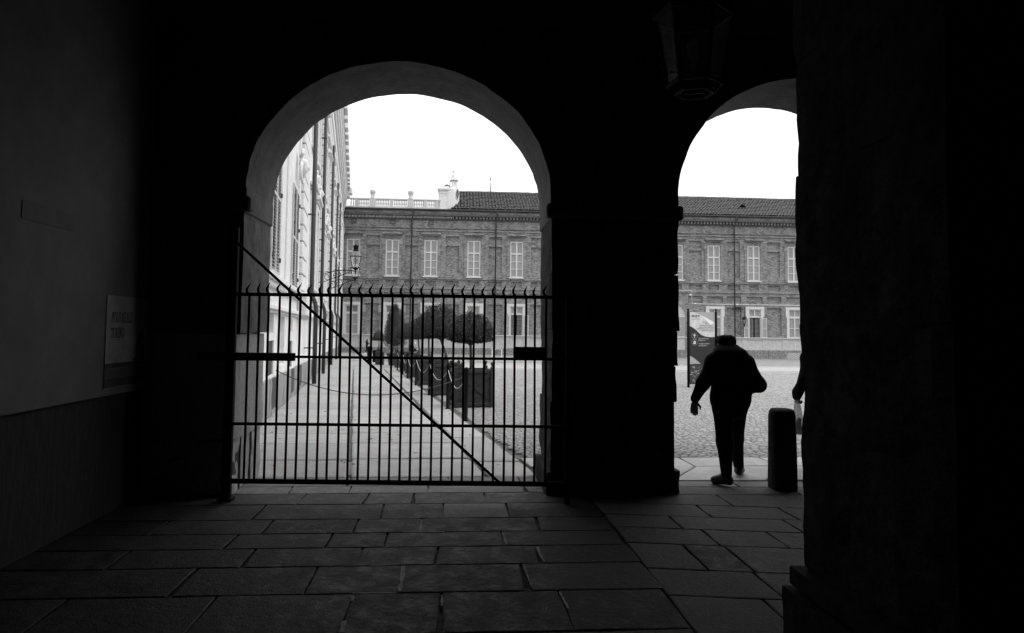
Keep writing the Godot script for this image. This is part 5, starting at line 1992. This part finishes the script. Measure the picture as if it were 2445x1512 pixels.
	for q in far:
		var p := thing("person", q[0], "person", q[1], Basis(Vector3.UP, q[2]) * Basis.from_scale(Vector3.ONE * q[3]))
		J = {
			pelvis = Vector3(0.0, 0.9, 0.0), chest = Vector3(0.0, 1.26, -0.02), neck = Vector3(0.0, 1.43, -0.05), head = Vector3(0.0, 1.54, -0.1),
			sl = Vector3(-0.16, 1.36, -0.02), el = Vector3(-0.21, 1.12, -0.02), wl = Vector3(-0.12, 1.2, -0.22),
			sr = Vector3(0.16, 1.36, -0.02), er = Vector3(0.21, 1.12, -0.04), wr = Vector3(0.1, 1.15, -0.24),
			hl = Vector3(-0.08, 0.87, 0.0), kl = Vector3(-0.08, 0.48, -0.14), al = Vector3(-0.08, 0.1, -0.14), tl = Vector3(-0.09, 0.042, -0.28),
			hr = Vector3(0.08, 0.87, 0.0), kr = Vector3(0.08, 0.48, 0.02), ar = Vector3(0.08, 0.11, 0.22), tr = Vector3(0.08, 0.042, 0.08),
			hand_l = Vector3(0.3, 0.5, -0.8).normalized(), palm_l = Vector3(0.8, -0.2, 0.2).normalized(), thumb_l = Vector3(0, 0.8, 0.5).normalized(),
			hand_r = Vector3(-0.3, 0.5, -0.8).normalized(), palm_r = Vector3(-0.8, -0.2, 0.2).normalized(), thumb_r = Vector3(0, 0.8, 0.5).normalized(), curl = 0.6}
		coat = [
			[J.pelvis, 0.155, J.chest, 0.165, 0.72], [J.chest, 0.16, J.neck, 0.07, 0.8], [J.chest + Vector3(0, 0.08, 0), 0.1, J.sl, 0.07], [J.chest + Vector3(0, 0.08, 0), 0.1, J.sr, 0.07],
			[J.sl, 0.07, J.el, 0.06], [J.el, 0.06, J.wl, 0.042], [J.sr, 0.07, J.er, 0.06], [J.er, 0.06, J.wr, 0.042]]
		figure(p, J, Vector3(0, 0, -1), 0.03, q[4], M.cloth_dark, coat, [0.095, 0.068, 0.045], q[5], 0.009)
		st = tool(true)
		var hair := [[Vector3(0, 1.58, -0.08), 0.095, Vector3(0, 1.53, -0.04), 0.09]]
		if q[6]:
			hair.append([Vector3(0, 1.5, -0.01), 0.09, Vector3(0, 1.3, 0.1), 0.07])
			hair.append([Vector3(-0.06, 1.48, -0.04), 0.05, Vector3(-0.08, 1.28, 0.0), 0.04])
		blob(st, hair, 0.025, 0.015)
		part(p, "hair", st, M.hair)
		st = tool(true)
		blob(st, [[Vector3(-0.035, 1.5, -0.17), 0.04, Vector3(0.035, 1.5, -0.17), 0.04], [Vector3(0, 1.47, -0.18), 0.035, Vector3(0, 1.52, -0.19), 0.035]], 0.016, 0.01)
		part(p, "face_mask", st, M.mask_white)


# ---------------------------------------------------------------- the information sign

func make_sign() -> void:
	var gy := ground_height(8.4, -24.3)
	var root := thing("information_sign", "tall museum sign panel between two black posts behind the walking person", "sign", Vector3(7.95, gy, -24.3))
	for x in [0.0, 0.99]:
		var st := tool(true)
		tube(st, [Vector3(x, 0, 0), Vector3(x, 2.64, 0)], 0.045, 12)
		var post := part(root, "post", st, M.black_metal)
		st = tool(true)
		lathe(st, Vector3(x, 2.64, 0), [Vector2(0.045, 0), Vector2(0.02, 0.015), Vector2(0.03, 0.03), Vector2(0.045, 0.06), Vector2(0.03, 0.095), Vector2(0.0, 0.105)], 12)
		part(post, "ball", st, M.black_metal)
	# the panel, 0.89 wide; u runs right, v runs down from its top at y = 2.62 over 2.5 m
	var st := tool()
	chamfered(st, Vector3(0.495, 1.37, 0.0), Vector3(0.89, 2.5, 0.03), 0.004)
	part(root, "panel", st, M.print_dark)
	var at := func(u: float, v: float) -> Vector2: return Vector2(0.052 + u / 415.0 * 0.886, 2.618 - v / 1325.0 * 2.5)
	var polys := [
		["pale_field", M.print_pale, 0.0165, [[0, 0], [415, 0], [415, 455], [340, 457], [290, 452], [245, 443], [195, 420], [145, 375], [120, 345], [95, 320], [60, 293], [30, 270], [0, 260]]],
		["page_back", M.print_grey, 0.019, [[60, 3], [415, 3], [415, 183], [295, 115], [195, 60], [125, 23]]],
		["curled_page", M.print_white, 0.0215, [[50, 3], [75, 3], [125, 23], [195, 60], [295, 115], [407, 183], [340, 230], [285, 165], [235, 110], [195, 70], [135, 30], [100, 15]]],
		["lower_field", M.print_grey, 0.0165, [[0, 808], [45, 828], [95, 870], [180, 950], [95, 950], [0, 960]]],
		["photo_field", M.poster_dark, 0.0165, [[0, 985], [95, 975], [415, 975], [415, 1310], [0, 1310]]]]
	for q in polys:
		var poly: PackedVector2Array = []
		for p in q[3]:
			poly.append(at.call(p[0], p[1]))
		st = tool()
		plate_polygon(st, poly, q[2], 0.0)
		part(root, q[0], st, q[1])
	# the printed photograph at the foot: pale leaves on dark
	st = tool()
	for i in 70:
		var c: Vector2 = at.call(rng.randf_range(12, 400), rng.randf_range(1000, 1300))
		var a := rng.randf() * TAU
		var l := rng.randf_range(0.02, 0.06)
		var d := Vector2(cos(a), sin(a)) * l
		var e := d.orthogonal() * 0.28
		plate_polygon(st, PackedVector2Array([c - d, c - e, c + d, c + e]), 0.0185 + 0.00005 * i, 0.0)
	part(root, "photo_leaves", st, M.print_grey)
	text(root, "lettering", "mrt", 0.105, M.print_black, _v3(at.call(30, 113), 0.0195), Basis(), "Droid Serif", HORIZONTAL_ALIGNMENT_LEFT, 1.1)
	text(root, "lettering", "Musei Reali Torino", 0.02, M.print_black, _v3(at.call(32, 138), 0.0195), Basis(), "Droid Sans", HORIZONTAL_ALIGNMENT_LEFT, 1.3)
	var lines := ["PALAZZO", "REALE", "BIBLIOTECA REALE", "GALLERIA SABAUDA", "MUSEO DI ANTICHITÀ", "GIARDINI REALI"]
	for i in lines.size():
		text(root, "lettering", lines[i], 0.04, M.zinc, _v3(at.call(395 if i > 1 else 330, 196 + i * 32), 0.0187), Basis(), "Droid Sans", HORIZONTAL_ALIGNMENT_RIGHT, 1.1)
	lines = ["BIGLIETTERIA", "ENTRATA", "TICKET OFFICE", "ENTRANCE"]
	for i in 4:
		text(root, "lettering", lines[i], 0.043, M.print_pale, _v3(at.call(143, [505, 540, 598, 633][i]), 0.0165), Basis(), "Droid Sans", HORIZONTAL_ALIGNMENT_LEFT, 1.05)
	for y in [440.0, 556.0]:
		var c: Vector2 = at.call(78, y)
		st = tool(true)
		var pts := []
		for i in 33:
			pts.append(Vector3(c.x + 0.1 * cos(TAU * i / 32.0), c.y + 0.1 * sin(TAU * i / 32.0), 0.016))
		tube(st, pts, 0.0045, 5, false)
		part(root, "symbol_ring", st, M.print_grey)
		st = tool()
		if y < 500.0:
			plate_polygon(st, PackedVector2Array([c + Vector2(-0.009, -0.065), c + Vector2(0.009, -0.065), c + Vector2(0.009, 0.06), c + Vector2(-0.009, 0.06)]), 0.017, 0.0)
			plate_polygon(st, PackedVector2Array([c + Vector2(-0.05, 0.02), c + Vector2(-0.038, 0.008), c + Vector2(0.0, 0.045), c + Vector2(0.038, 0.008), c + Vector2(0.05, 0.02), c + Vector2(0.0, 0.07)]), 0.0178, 0.0)
			part(root, "arrow", st, M.print_white)
		else:
			plate_polygon(st, PackedVector2Array([c + Vector2(-0.045, -0.05), c + Vector2(0.03, -0.06), c + Vector2(0.05, 0.04), c + Vector2(-0.025, 0.055)]), 0.017, 0.0)
			part(root, "ticket_symbol", st, M.print_white)
			st = tool()
			plate_polygon(st, PackedVector2Array([c + Vector2(-0.012, -0.03), c + Vector2(0.012, -0.035), c + Vector2(0.022, 0.03), c + Vector2(0.0, 0.033)]), 0.018, 0.0)
			part(root, "ticket_mark", st, M.print_black)


func _v3(p: Vector2, z: float) -> Vector3:
	return Vector3(p.x, p.y, z)


# ---------------------------------------------------------------- planters, potted trees, posts and ropes

func make_planter_box() -> Node3D:
	var root := Node3D.new()
	root.name = "planter"
	var w := 0.93
	var h := 0.86
	for sx in [-1.0, 1.0]:
		for sz in [-1.0, 1.0]:
			var c := Vector3(sx * (w * 0.5 - 0.04), 0, sz * (w * 0.5 - 0.04))
			var st := tool()
			chamfered(st, c + Vector3(0, 0.47, 0), Vector3(0.085, 0.94, 0.085), 0.008)
			var post := part(root, "corner_post", st, M.planter_wood)
			st = tool(true)
			lathe(st, c + Vector3(0, 0.94, 0), [Vector2(0.03, 0), Vector2(0.018, 0.025), Vector2(0.03, 0.045), Vector2(0.042, 0.075), Vector2(0.036, 0.11), Vector2(0.0, 0.125)], 12)
			part(post, "finial", st, M.planter_wood)
	var a := tool()
	box(a, Vector3.ZERO, Vector3(w - 0.16, 0.122, 0.025))
	var plank := baked(a)
	a = tool()
	chamfered(a, Vector3.ZERO, Vector3(w - 0.155, 0.08, 0.05), 0.006)
	var rail := baked(a)
	var inner := Vector2(w - 0.17, h - 0.28)
	a = tool()
	chamfered(a, Vector3.ZERO, Vector3(inner.length() - 0.03, 0.075, 0.02), 0.004)
	var brace := baked(a)
	for k in 4:
		var side := sub(root, "side", Vector3.ZERO, Basis(Vector3.UP, k * PI / 2))
		for i in 6:
			piece(side, "plank", plank, M.planter_wood, Vector3(0, 0.15 + i * 0.125, w * 0.5 - 0.06))
		for y in [0.075, h - 0.02]:
			piece(side, "rail", rail, M.planter_wood, Vector3(0, y, w * 0.5 - 0.035))
		for s in [-1.0, 1.0]:
			piece(side, "brace", brace, M.planter_wood, Vector3(0, 0.49, w * 0.5 - 0.034 + 0.003 * s), Basis(Vector3.BACK, s * atan2(inner.y, inner.x)))
	var st := tool()
	span(st, -w * 0.5 + 0.08, w * 0.5 - 0.08, 0.72, 0.76, -w * 0.5 + 0.08, w * 0.5 - 0.08)
	part(root, "soil", st, M.soil)
	return root


# dense clipped crown: leaves through an outer shell over a dark core; shape 0 umbrella, 1 cone
func crown(root: Node, at: Vector3, rx: float, up: float, down: float, leaves: int, leaf: float, shape: int, sd: int) -> void:
	var r := RandomNumberGenerator.new()
	r.seed = sd
	var n := FastNoiseLite.new()
	n.seed = sd
	n.frequency = 1.6
	var surf := func(d: Vector3) -> Vector3:
		var p := Vector3.ZERO
		if shape == 0:
			p = Vector3(d.x * rx, d.y * up if d.y > 0.0 else -sqrt(-d.y) * down, d.z * rx)
		else:
			var t := (d.y + 1.0) * 0.5
			var w := rx * pow(sin(clampf(1.0 - t, 0.0, 1.0) * PI * 0.55 + 0.12), 0.8)
			var f := Vector2(d.x, d.z)
			f = f.normalized() * w * minf(1.0, f.length() * 1.4)
			p = Vector3(f.x, lerpf(-down, up, t), f.y)
		return p * (1.0 + 0.13 * n.get_noise_3d(d.x * 1.6, d.y * 1.6, d.z * 1.6))
	var st := tool(true)
	for i in 12:
		for k in 20:
			var v := []
			for q in [[i, k], [i + 1, k], [i + 1, k + 1], [i, k + 1]]:
				var th: float = PI * q[0] / 12.0
				var ph: float = TAU * (q[1] % 20) / 20.0
				v.append(at + surf.call(Vector3(sin(th) * cos(ph), cos(th), sin(th) * sin(ph))) * 0.84)
			quad(st, v[0], v[1], v[2], v[3], v[0] + v[2] - at * 2.0)
	var c := part(root, "crown", st, M.leaf_core)
	st = tool()
	for i in leaves:
		var d := Vector3(r.randfn(), r.randfn(), r.randfn()).normalized()
		var s: Vector3 = surf.call(d)
		var p: Vector3 = at + s * r.randf_range(0.82, 1.04)
		var axis := (d + Vector3(r.randfn(), r.randfn(), r.randfn()) * 0.7).normalized()
		var side := axis.cross(Vector3(r.randfn(), r.randfn(), r.randfn())).normalized()
		var nn := side.cross(axis)
		var l := leaf * r.randf_range(0.7, 1.25)
		var tip := p + axis * l
		var m := p + axis * l * 0.5 + nn * l * 0.1
		tri(st, p, m + side * l * 0.3, tip, nn)
		tri(st, p, tip, m - side * l * 0.3, nn)
	part(c, "leaves", st, M.leaf).set_meta("kind", "stuff")


func make_planters() -> void:
	var turn := Basis(Vector3.UP, atan(0.144))
	var box_proto := make_planter_box()
	var spots := [Vector2(0.3, -17.06), Vector2(-0.36, -20.7), Vector2(-0.95, -25.3), Vector2(-1.62, -30.2), Vector2(-2.42, -35.8), Vector2(-3.1, -40.4)]
	var order := ["nearest", "second", "third", "fourth", "fifth", "farthest"]
	# total heights of crowns above the ground: [middle, rx, up, down, trunk lean]
	var trees := [[1.68, 0.545, 0.52, 0.17, 0.0, -0.03], [1.86, 0.585, 0.7, 0.24, -0.1, -0.22], [1.9, 0.52, 0.6, 0.26, 0.1, -0.12], [1.85, 0.5, 0.6, 0.26, 0.02, -0.1], [1.85, 0.5, 0.55, 0.26, 0.0, 0.0], [1.9, 0.5, 0.55, 0.3, 0.0, 0.0]]
	for i in spots.size():
		var x: float = spots[i].x
		var z: float = spots[i].y
		var gy := ground_height(x, z)
		var p: Node3D = box_proto if i == 0 else box_proto.duplicate()
		if i > 0:
			p.name = "planter"
		p.transform = Transform3D(turn, Vector3(x, gy, z))
		tag(p, "dark wooden tree box with crossed braces and ball finials, %s of the row" % order[i], "planter", "tree boxes along the walkway")
		add_child(p, true)
		var t: Array = trees[i]
		var tree := thing("potted_tree", "dense umbrella-shaped clipped tree growing in the %s tree box" % order[i], "tree", Vector3(x, gy + 0.76, z), Basis(), "clipped trees in boxes")
		var st := tool(true)
		var top: float = t[0] - 0.76
		tube(st, [Vector3(-t[4], -0.04, 0), Vector3(lerpf(-t[4], t[5], 0.35), top * 0.35, 0.01), Vector3(lerpf(-t[4], t[5], 0.85), top * 0.75, 0), Vector3(t[5], top + 0.1, 0)], [0.042, 0.034, 0.032, 0.02], 9)
		part(tree, "trunk", st, M.bark)
		if true:
			for k in 6:
				var a := TAU * k / 6.0 + i
				st = tool(true)
				tube(st, [Vector3(lerpf(-t[4], t[5], 0.85), top * 0.72, 0), Vector3(t[5] + cos(a) * 0.12, top * 0.85, sin(a) * 0.12), Vector3(t[5] + cos(a) * 0.34, top + 0.02, sin(a) * 0.34)], [0.02, 0.016, 0.008], 6)
				part(tree, "branch", st, M.bark)
		crown(tree, Vector3(t[5], top, 0), t[1], t[2], t[3], 9000 if i < 3 else 4500, 0.042, 0, 70 + i)
	# rope posts along the kerb
	var posts := [Vector2(0.15, -13.9), Vector2(-0.24, -16.35), Vector2(-0.82, -20.3), Vector2(-1.45, -24.6), Vector2(-2.05, -28.9), Vector2(-2.5, -32.4), Vector2(-3.15, -37.2)]
	var names := ["nearest", "second", "third", "fourth", "fifth", "sixth", "farthest"]
	var st := tool(true)
	lathe(st, Vector3.ZERO, [Vector2(0.05, 0.0), Vector2(0.05, 0.02), Vector2(0.037, 0.03), Vector2(0.037, 0.96), Vector2(0.043, 0.975), Vector2(0.04, 1.01), Vector2(0.02, 1.035), Vector2(0.0, 1.04)], 14)
	var mesh := baked(st)
	st = tool(true)
	var ring := []
	for i in 13:
		ring.append(Vector3(0.025 * cos(TAU * i / 12.0), 0.025 * sin(TAU * i / 12.0), 0))
	tube(st, ring, 0.005, 5, false)
	var eye := baked(st)
	var tops := []
	for i in posts.size():
		var x: float = posts[i].x
		var z: float = posts[i].y
		var gy := ground_height(x, z)
		var p := thing("rope_post", "slim black rope post, %s along the kerb" % names[i], "post", Vector3(x, gy, z), Basis(), "rope posts along the kerb")
		piece(p, "shaft", mesh, M.black_metal)
		for s in [-1.0, 1.0]:
			piece(p, "eye", eye, M.black_metal, Vector3(-0.06 * s * 0.14, 0.88, 0.062 * s), turn)
		tops.append(Vector3(x, gy + 0.87, z))
	for i in posts.size() - 1:
		rope("pale rope sagging between the %s and %s rope posts" % [names[i], names[i + 1]], tops[i] + Vector3(-0.01, 0, -0.062), tops[i + 1] + Vector3(0.01, 0, 0.062), 0.32, M.rope, 0.011)
	rope("dark rope slung across the walkway from the nearest post to the palace", tops[0] + Vector3(-0.04, -0.02, 0), Vector3(palace_x(-14.9) + 0.13, 0.82, -14.9), 0.42, M.rope_grey, 0.011)


func rope(label: String, a: Vector3, b: Vector3, sag: float, material: Material, r: float) -> void:
	var o := thing("rope", label, "rope", a, Basis(), "barrier ropes")
	var st := tool(true)
	var pts := []
	for i in 25:
		var t := i / 24.0
		var p := a.lerp(b, t)
		p.y -= sag * 4.0 * t * (1.0 - t)
		pts.append(p - a)
	tube(st, pts, r, 6)
	part(o, "strand", st, material)


# ---------------------------------------------------------------- lamps, barrier, pots

func wall_lamp(label: String, at: Vector3, reach: float, s: float, towards: Vector3, group: String) -> void:
	# at: the middle of the glass; towards: unit vector back to the wall
	var root := thing("wall_lamp", label, "lamp", at, Basis(Vector3(0, 1, 0).cross(-towards).normalized(), Vector3.UP, -towards), group)
	var inner := sub(root, "head")
	inner.transform = Transform3D(Basis.from_scale(Vector3.ONE * s), Vector3.ZERO)
	lantern(inner, -0.3, 0.56, 0.17, 0.3, 6, 0.0, M.glass, M.black_metal)
	var st := tool()
	lathe(st, Vector3.ZERO, [Vector2(0.32, 0.26), Vector2(0.31, 0.3), Vector2(0.15, 0.5), Vector2(0.13, 0.52)], 6)
	part(inner, "roof", st, M.dusty_glass)
	st = tool()
	lathe(st, Vector3.ZERO, [Vector2(0.13, 0.5), Vector2(0.16, 0.52), Vector2(0.12, 0.6), Vector2(0.15, 0.74), Vector2(0.17, 0.78), Vector2(0.05, 0.8), Vector2(0.02, 0.86), Vector2(0.0, 0.9)], 6)
	part(inner, "crown", st, M.black_metal)
	st = tool(true)
	lathe(st, Vector3.ZERO, [Vector2(0.0, -0.62), Vector2(0.035, -0.58), Vector2(0.02, -0.52), Vector2(0.06, -0.46), Vector2(0.03, -0.42), Vector2(0.14, -0.34), Vector2(0.17, -0.3)], 10)
	part(inner, "finial", st, M.black_metal)
	# scrolled bracket running back to the wall (local -z)
	st = tool(true)
	var pts := []
	for i in 13:
		var t := i / 12.0
		pts.append(Vector3(0, (-0.46 + 0.12 * sin(t * PI) - 0.25 * t) * s, -reach * t))
	tube(st, pts, 0.022 * s, 6)
	for k in 2:
		pts = []
		for i in 18:
			var a := i * 0.5
			var r := 0.05 + 0.012 * i
			pts.append(Vector3(0, (-0.66 - 0.1 * k + r * sin(a)) * s, -reach * (0.55 + 0.25 * k) + r * cos(a)))
		tube(st, pts, 0.016 * s, 6)
	pts = [Vector3(0, -0.5 * s, -reach * 0.15), Vector3(0, -0.75 * s, -reach * 0.5), Vector3(0, -1.1 * s, -reach)]
	tube(st, pts, 0.018 * s, 6)
	part(root, "bracket", st, M.black_metal)
	st = tool()
	chamfered(st, Vector3(0, -0.85 * s, -reach + 0.015), Vector3(0.12, 0.7 * s, 0.03), 0.008)
	part(root, "wall_plate", st, M.black_metal)


func make_wall_lamps() -> void:
	var out := PALACE_OUT
	for q in [[-35.0, -5.08, 4.92, "nearer of two"], [-41.5, -6.03, 4.9, "farther of two"]]:
		var p := Vector3(q[1], q[2], q[0])
		var d: float = (p - Vector3(palace_x(q[0]), p.y, q[0])).dot(out)
		wall_lamp("glass lantern on a scrolled iron bracket of the palace front, %s" % q[3], p, d, 1.0, -out, "lanterns on the palace front")
	# the lamp on the brick wing hangs from a scrolled arm
	var root := thing("wall_lamp", "dark lantern hanging from a scrolled arm on the brick wing", "lamp", Vector3(32.5, 3.0, -79.3))
	lantern(root, -0.4, 0.5, 0.14, 0.24, 6, 0.0, M.dusty_glass, M.black_metal)
	var st := tool()
	lathe(st, Vector3.ZERO, [Vector2(0.34, 0.1), Vector2(0.3, 0.16), Vector2(0.12, 0.34), Vector2(0.04, 0.42), Vector2(0.0, 0.46)], 6)
	part(root, "roof", st, M.black_metal)
	st = tool(true)
	lathe(st, Vector3.ZERO, [Vector2(0.0, -0.8), Vector2(0.04, -0.7), Vector2(0.03, -0.62), Vector2(0.09, -0.52), Vector2(0.14, -0.4)], 8)
	part(root, "finial", st, M.black_metal)
	st = tool(true)
	tube(st, [Vector3(0, 0.42, 0), Vector3(0, 1.5, 0), Vector3(-0.4, 1.52, -0.2), Vector3(-0.9, 1.4, -0.68)], 0.035, 6)
	for k in 2:
		var pts := []
		for i in 16:
			var a := i * 0.6
			var r := 0.05 + 0.014 * i
			pts.append(Vector3(-0.65 + 0.42 * k + r * cos(a), 1.2 + r * sin(a), -0.4 + 0.1 * k))
		tube(st, pts, 0.035, 6)
	part(root, "arm", st, M.black_metal)


func make_small_things() -> void:
	# striped barrier before the brick wing
	var z := -70.0
	var gy := ground_height(3.7, z)
	var root := thing("road_barrier", "small white barrier with slanted dark stripes before the brick wing", "barrier", Vector3(3.22, gy, z))
	for x in [0.03, 0.97]:
		var st := tool()
		span(st, x - 0.045, x + 0.045, 0.0, 0.7, -0.04, 0.04)
		span(st, x - 0.05, x + 0.05, 0.0, 0.05, -0.25, -0.041)
		span(st, x - 0.05, x + 0.05, 0.0, 0.05, 0.041, 0.25)
		part(root, "leg", st, M.white_paint)
	var st := tool()
	span(st, -0.03, 1.03, 0.7, 0.88, -0.03, 0.03)
	var board := part(root, "board", st, M.white_paint)
	for i in 5:
		st = tool()
		var x := 0.02 + i * 0.2
		plate_polygon(st, PackedVector2Array([Vector2(x, 0.705), Vector2(x + 0.09, 0.705), Vector2(x + 0.18, 0.875), Vector2(x + 0.09, 0.875)]), 0.033, 0.0)
		part(board, "stripe", st, M.black_paint)
	# tubs at the end of the row
	var g2 := ground_height(-4.82, -44.2)
	var tub := thing("tub", "dark square tub with stubby stems at the row's far end", "planter", Vector3(-4.82, g2, -44.2))
	st = tool()
	chamfered(st, Vector3(0, 0.4, 0), Vector3(0.5, 0.8, 0.5), 0.02)
	part(tub, "pot", st, M.planter_wood)
	for i in 9:
		st = tool(true)
		var px := rng.randf_range(-0.2, 0.2)
		var pz := rng.randf_range(-0.2, 0.2)
		tube(st, [Vector3(px, 0.75, pz), Vector3(px * 1.2, rng.randf_range(1.0, 1.25), pz * 1.2)], [0.03, 0.018], 6)
		part(tub, "stem", st, M.bark)
	var g3 := ground_height(-3.97, -43.1)
	var pot := thing("flower_pot", "dark tapered round pot holding a loose leafy shrub", "planter", Vector3(-3.97, g3, -43.1))
	st = tool(true)
	lathe(st, Vector3.ZERO, [Vector2(0.2, 0.0), Vector2(0.28, 0.5), Vector2(0.33, 0.66), Vector2(0.35, 0.7), Vector2(0.33, 0.74), Vector2(0.28, 0.7), Vector2(0.0, 0.68)], 18)
	part(pot, "pot", st, M.planter_wood)
	var shrub := thing("potted_tree", "tall pointed bushy shrub growing in the round pot", "tree", Vector3(-3.85, g3 + 0.68, -43.1), Basis(), "clipped trees in boxes")
	st = tool(true)
	tube(st, [Vector3(-0.1, -0.05, 0), Vector3(0.02, 1.2, 0)], [0.035, 0.02], 7)
	part(shrub, "trunk", st, M.bark)
	crown(shrub, Vector3(0.02, 1.5, 0), 0.66, 1.5, 1.2, 6500, 0.06, 1, 91)
	# the small mushroom-shaped tree beyond, in its own pot
	var g4 := ground_height(-5.75, -52.0)
	var pot2 := thing("flower_pot", "low dark round pot under the smallest mushroom-shaped tree", "planter", Vector3(-5.75, g4, -52.0))
	st = tool(true)
	lathe(st, Vector3.ZERO, [Vector2(0.24, 0.0), Vector2(0.3, 0.4), Vector2(0.33, 0.44), Vector2(0.29, 0.46), Vector2(0.0, 0.44)], 16)
	part(pot2, "pot", st, M.planter_wood)
	var small := thing("potted_tree", "small smooth mushroom-shaped clipped tree, farthest of all", "tree", Vector3(-5.75, g4 + 0.44, -52.0), Basis(), "clipped trees in boxes")
	st = tool(true)
	tube(st, [Vector3(0, -0.05, 0), Vector3(0, 1.2, 0)], [0.035, 0.025], 7)
	part(small, "trunk", st, M.bark)
	crown(small, Vector3(-0.06, 1.14, 0), 0.42, 0.6, 0.1, 1600, 0.07, 0, 92)
	# fallen leaves and dirt caught in the joints of the walkway
	st = tool()
	for i in 170:
		var lz := -9.0 - pow(rng.randf(), 1.6) * 22.0
		var w: float = [0.12, 1.67, 3.25, 0.3, 2.4][rng.randi() % 5] + rng.randfn() * (0.1 if i % 3 else 0.5)
		var lx := palace_x(lz) + clampf(w, 0.12, 3.7)
		var a := rng.randf() * TAU
		var l := rng.randf_range(0.015, 0.045)
		var c := Vector3(lx, ground_height(lx, lz) + 0.012, lz)
		var d := Vector3(cos(a), 0.1, sin(a)) * l
		var e := Vector3(-sin(a), 0.3, cos(a)) * l * 0.5
		quad(st, c - d, c - e, c + d, c + e, Vector3.UP)
	var litter := part(self, "fallen_leaves", st, M.bark)
	tag(litter, "dry leaves and dirt scattered on the slab walkway", "leaves")
	litter.set_meta("kind", "stuff")
	# two litter bins by the wall end of the row
	for q in [[-6.17, -50.1, "slim dark litter bin left of the mushroom-shaped tree"], [-5.62, -48.6, "low dark litter bin beside the slim one"]]:
		var gb := ground_height(q[0], q[1])
		var bin := thing("litter_bin", q[2], "bin", Vector3(q[0], gb, q[1]), Basis(), "litter bins")
		var s := 1.0 if q[0] < -6.0 else 0.78
		st = tool(true)
		lathe(st, Vector3.ZERO, [Vector2(0.0, 0.0), Vector2(0.16, 0.0), Vector2(0.17, 0.9 * s), Vector2(0.19, 0.92 * s), Vector2(0.19, 0.96 * s), Vector2(0.14, 0.96 * s), Vector2(0.13, 0.7 * s), Vector2(0.0, 0.7 * s)], 16)
		part(bin, "barrel", st, M.black_metal)
		st = tool(true)
		lathe(st, Vector3.ZERO, [Vector2(0.19, 0.965 * s), Vector2(0.2, 0.99 * s), Vector2(0.1, 1.05 * s), Vector2(0.0, 1.06 * s)], 16)
		part(bin, "lid", st, M.black_metal)
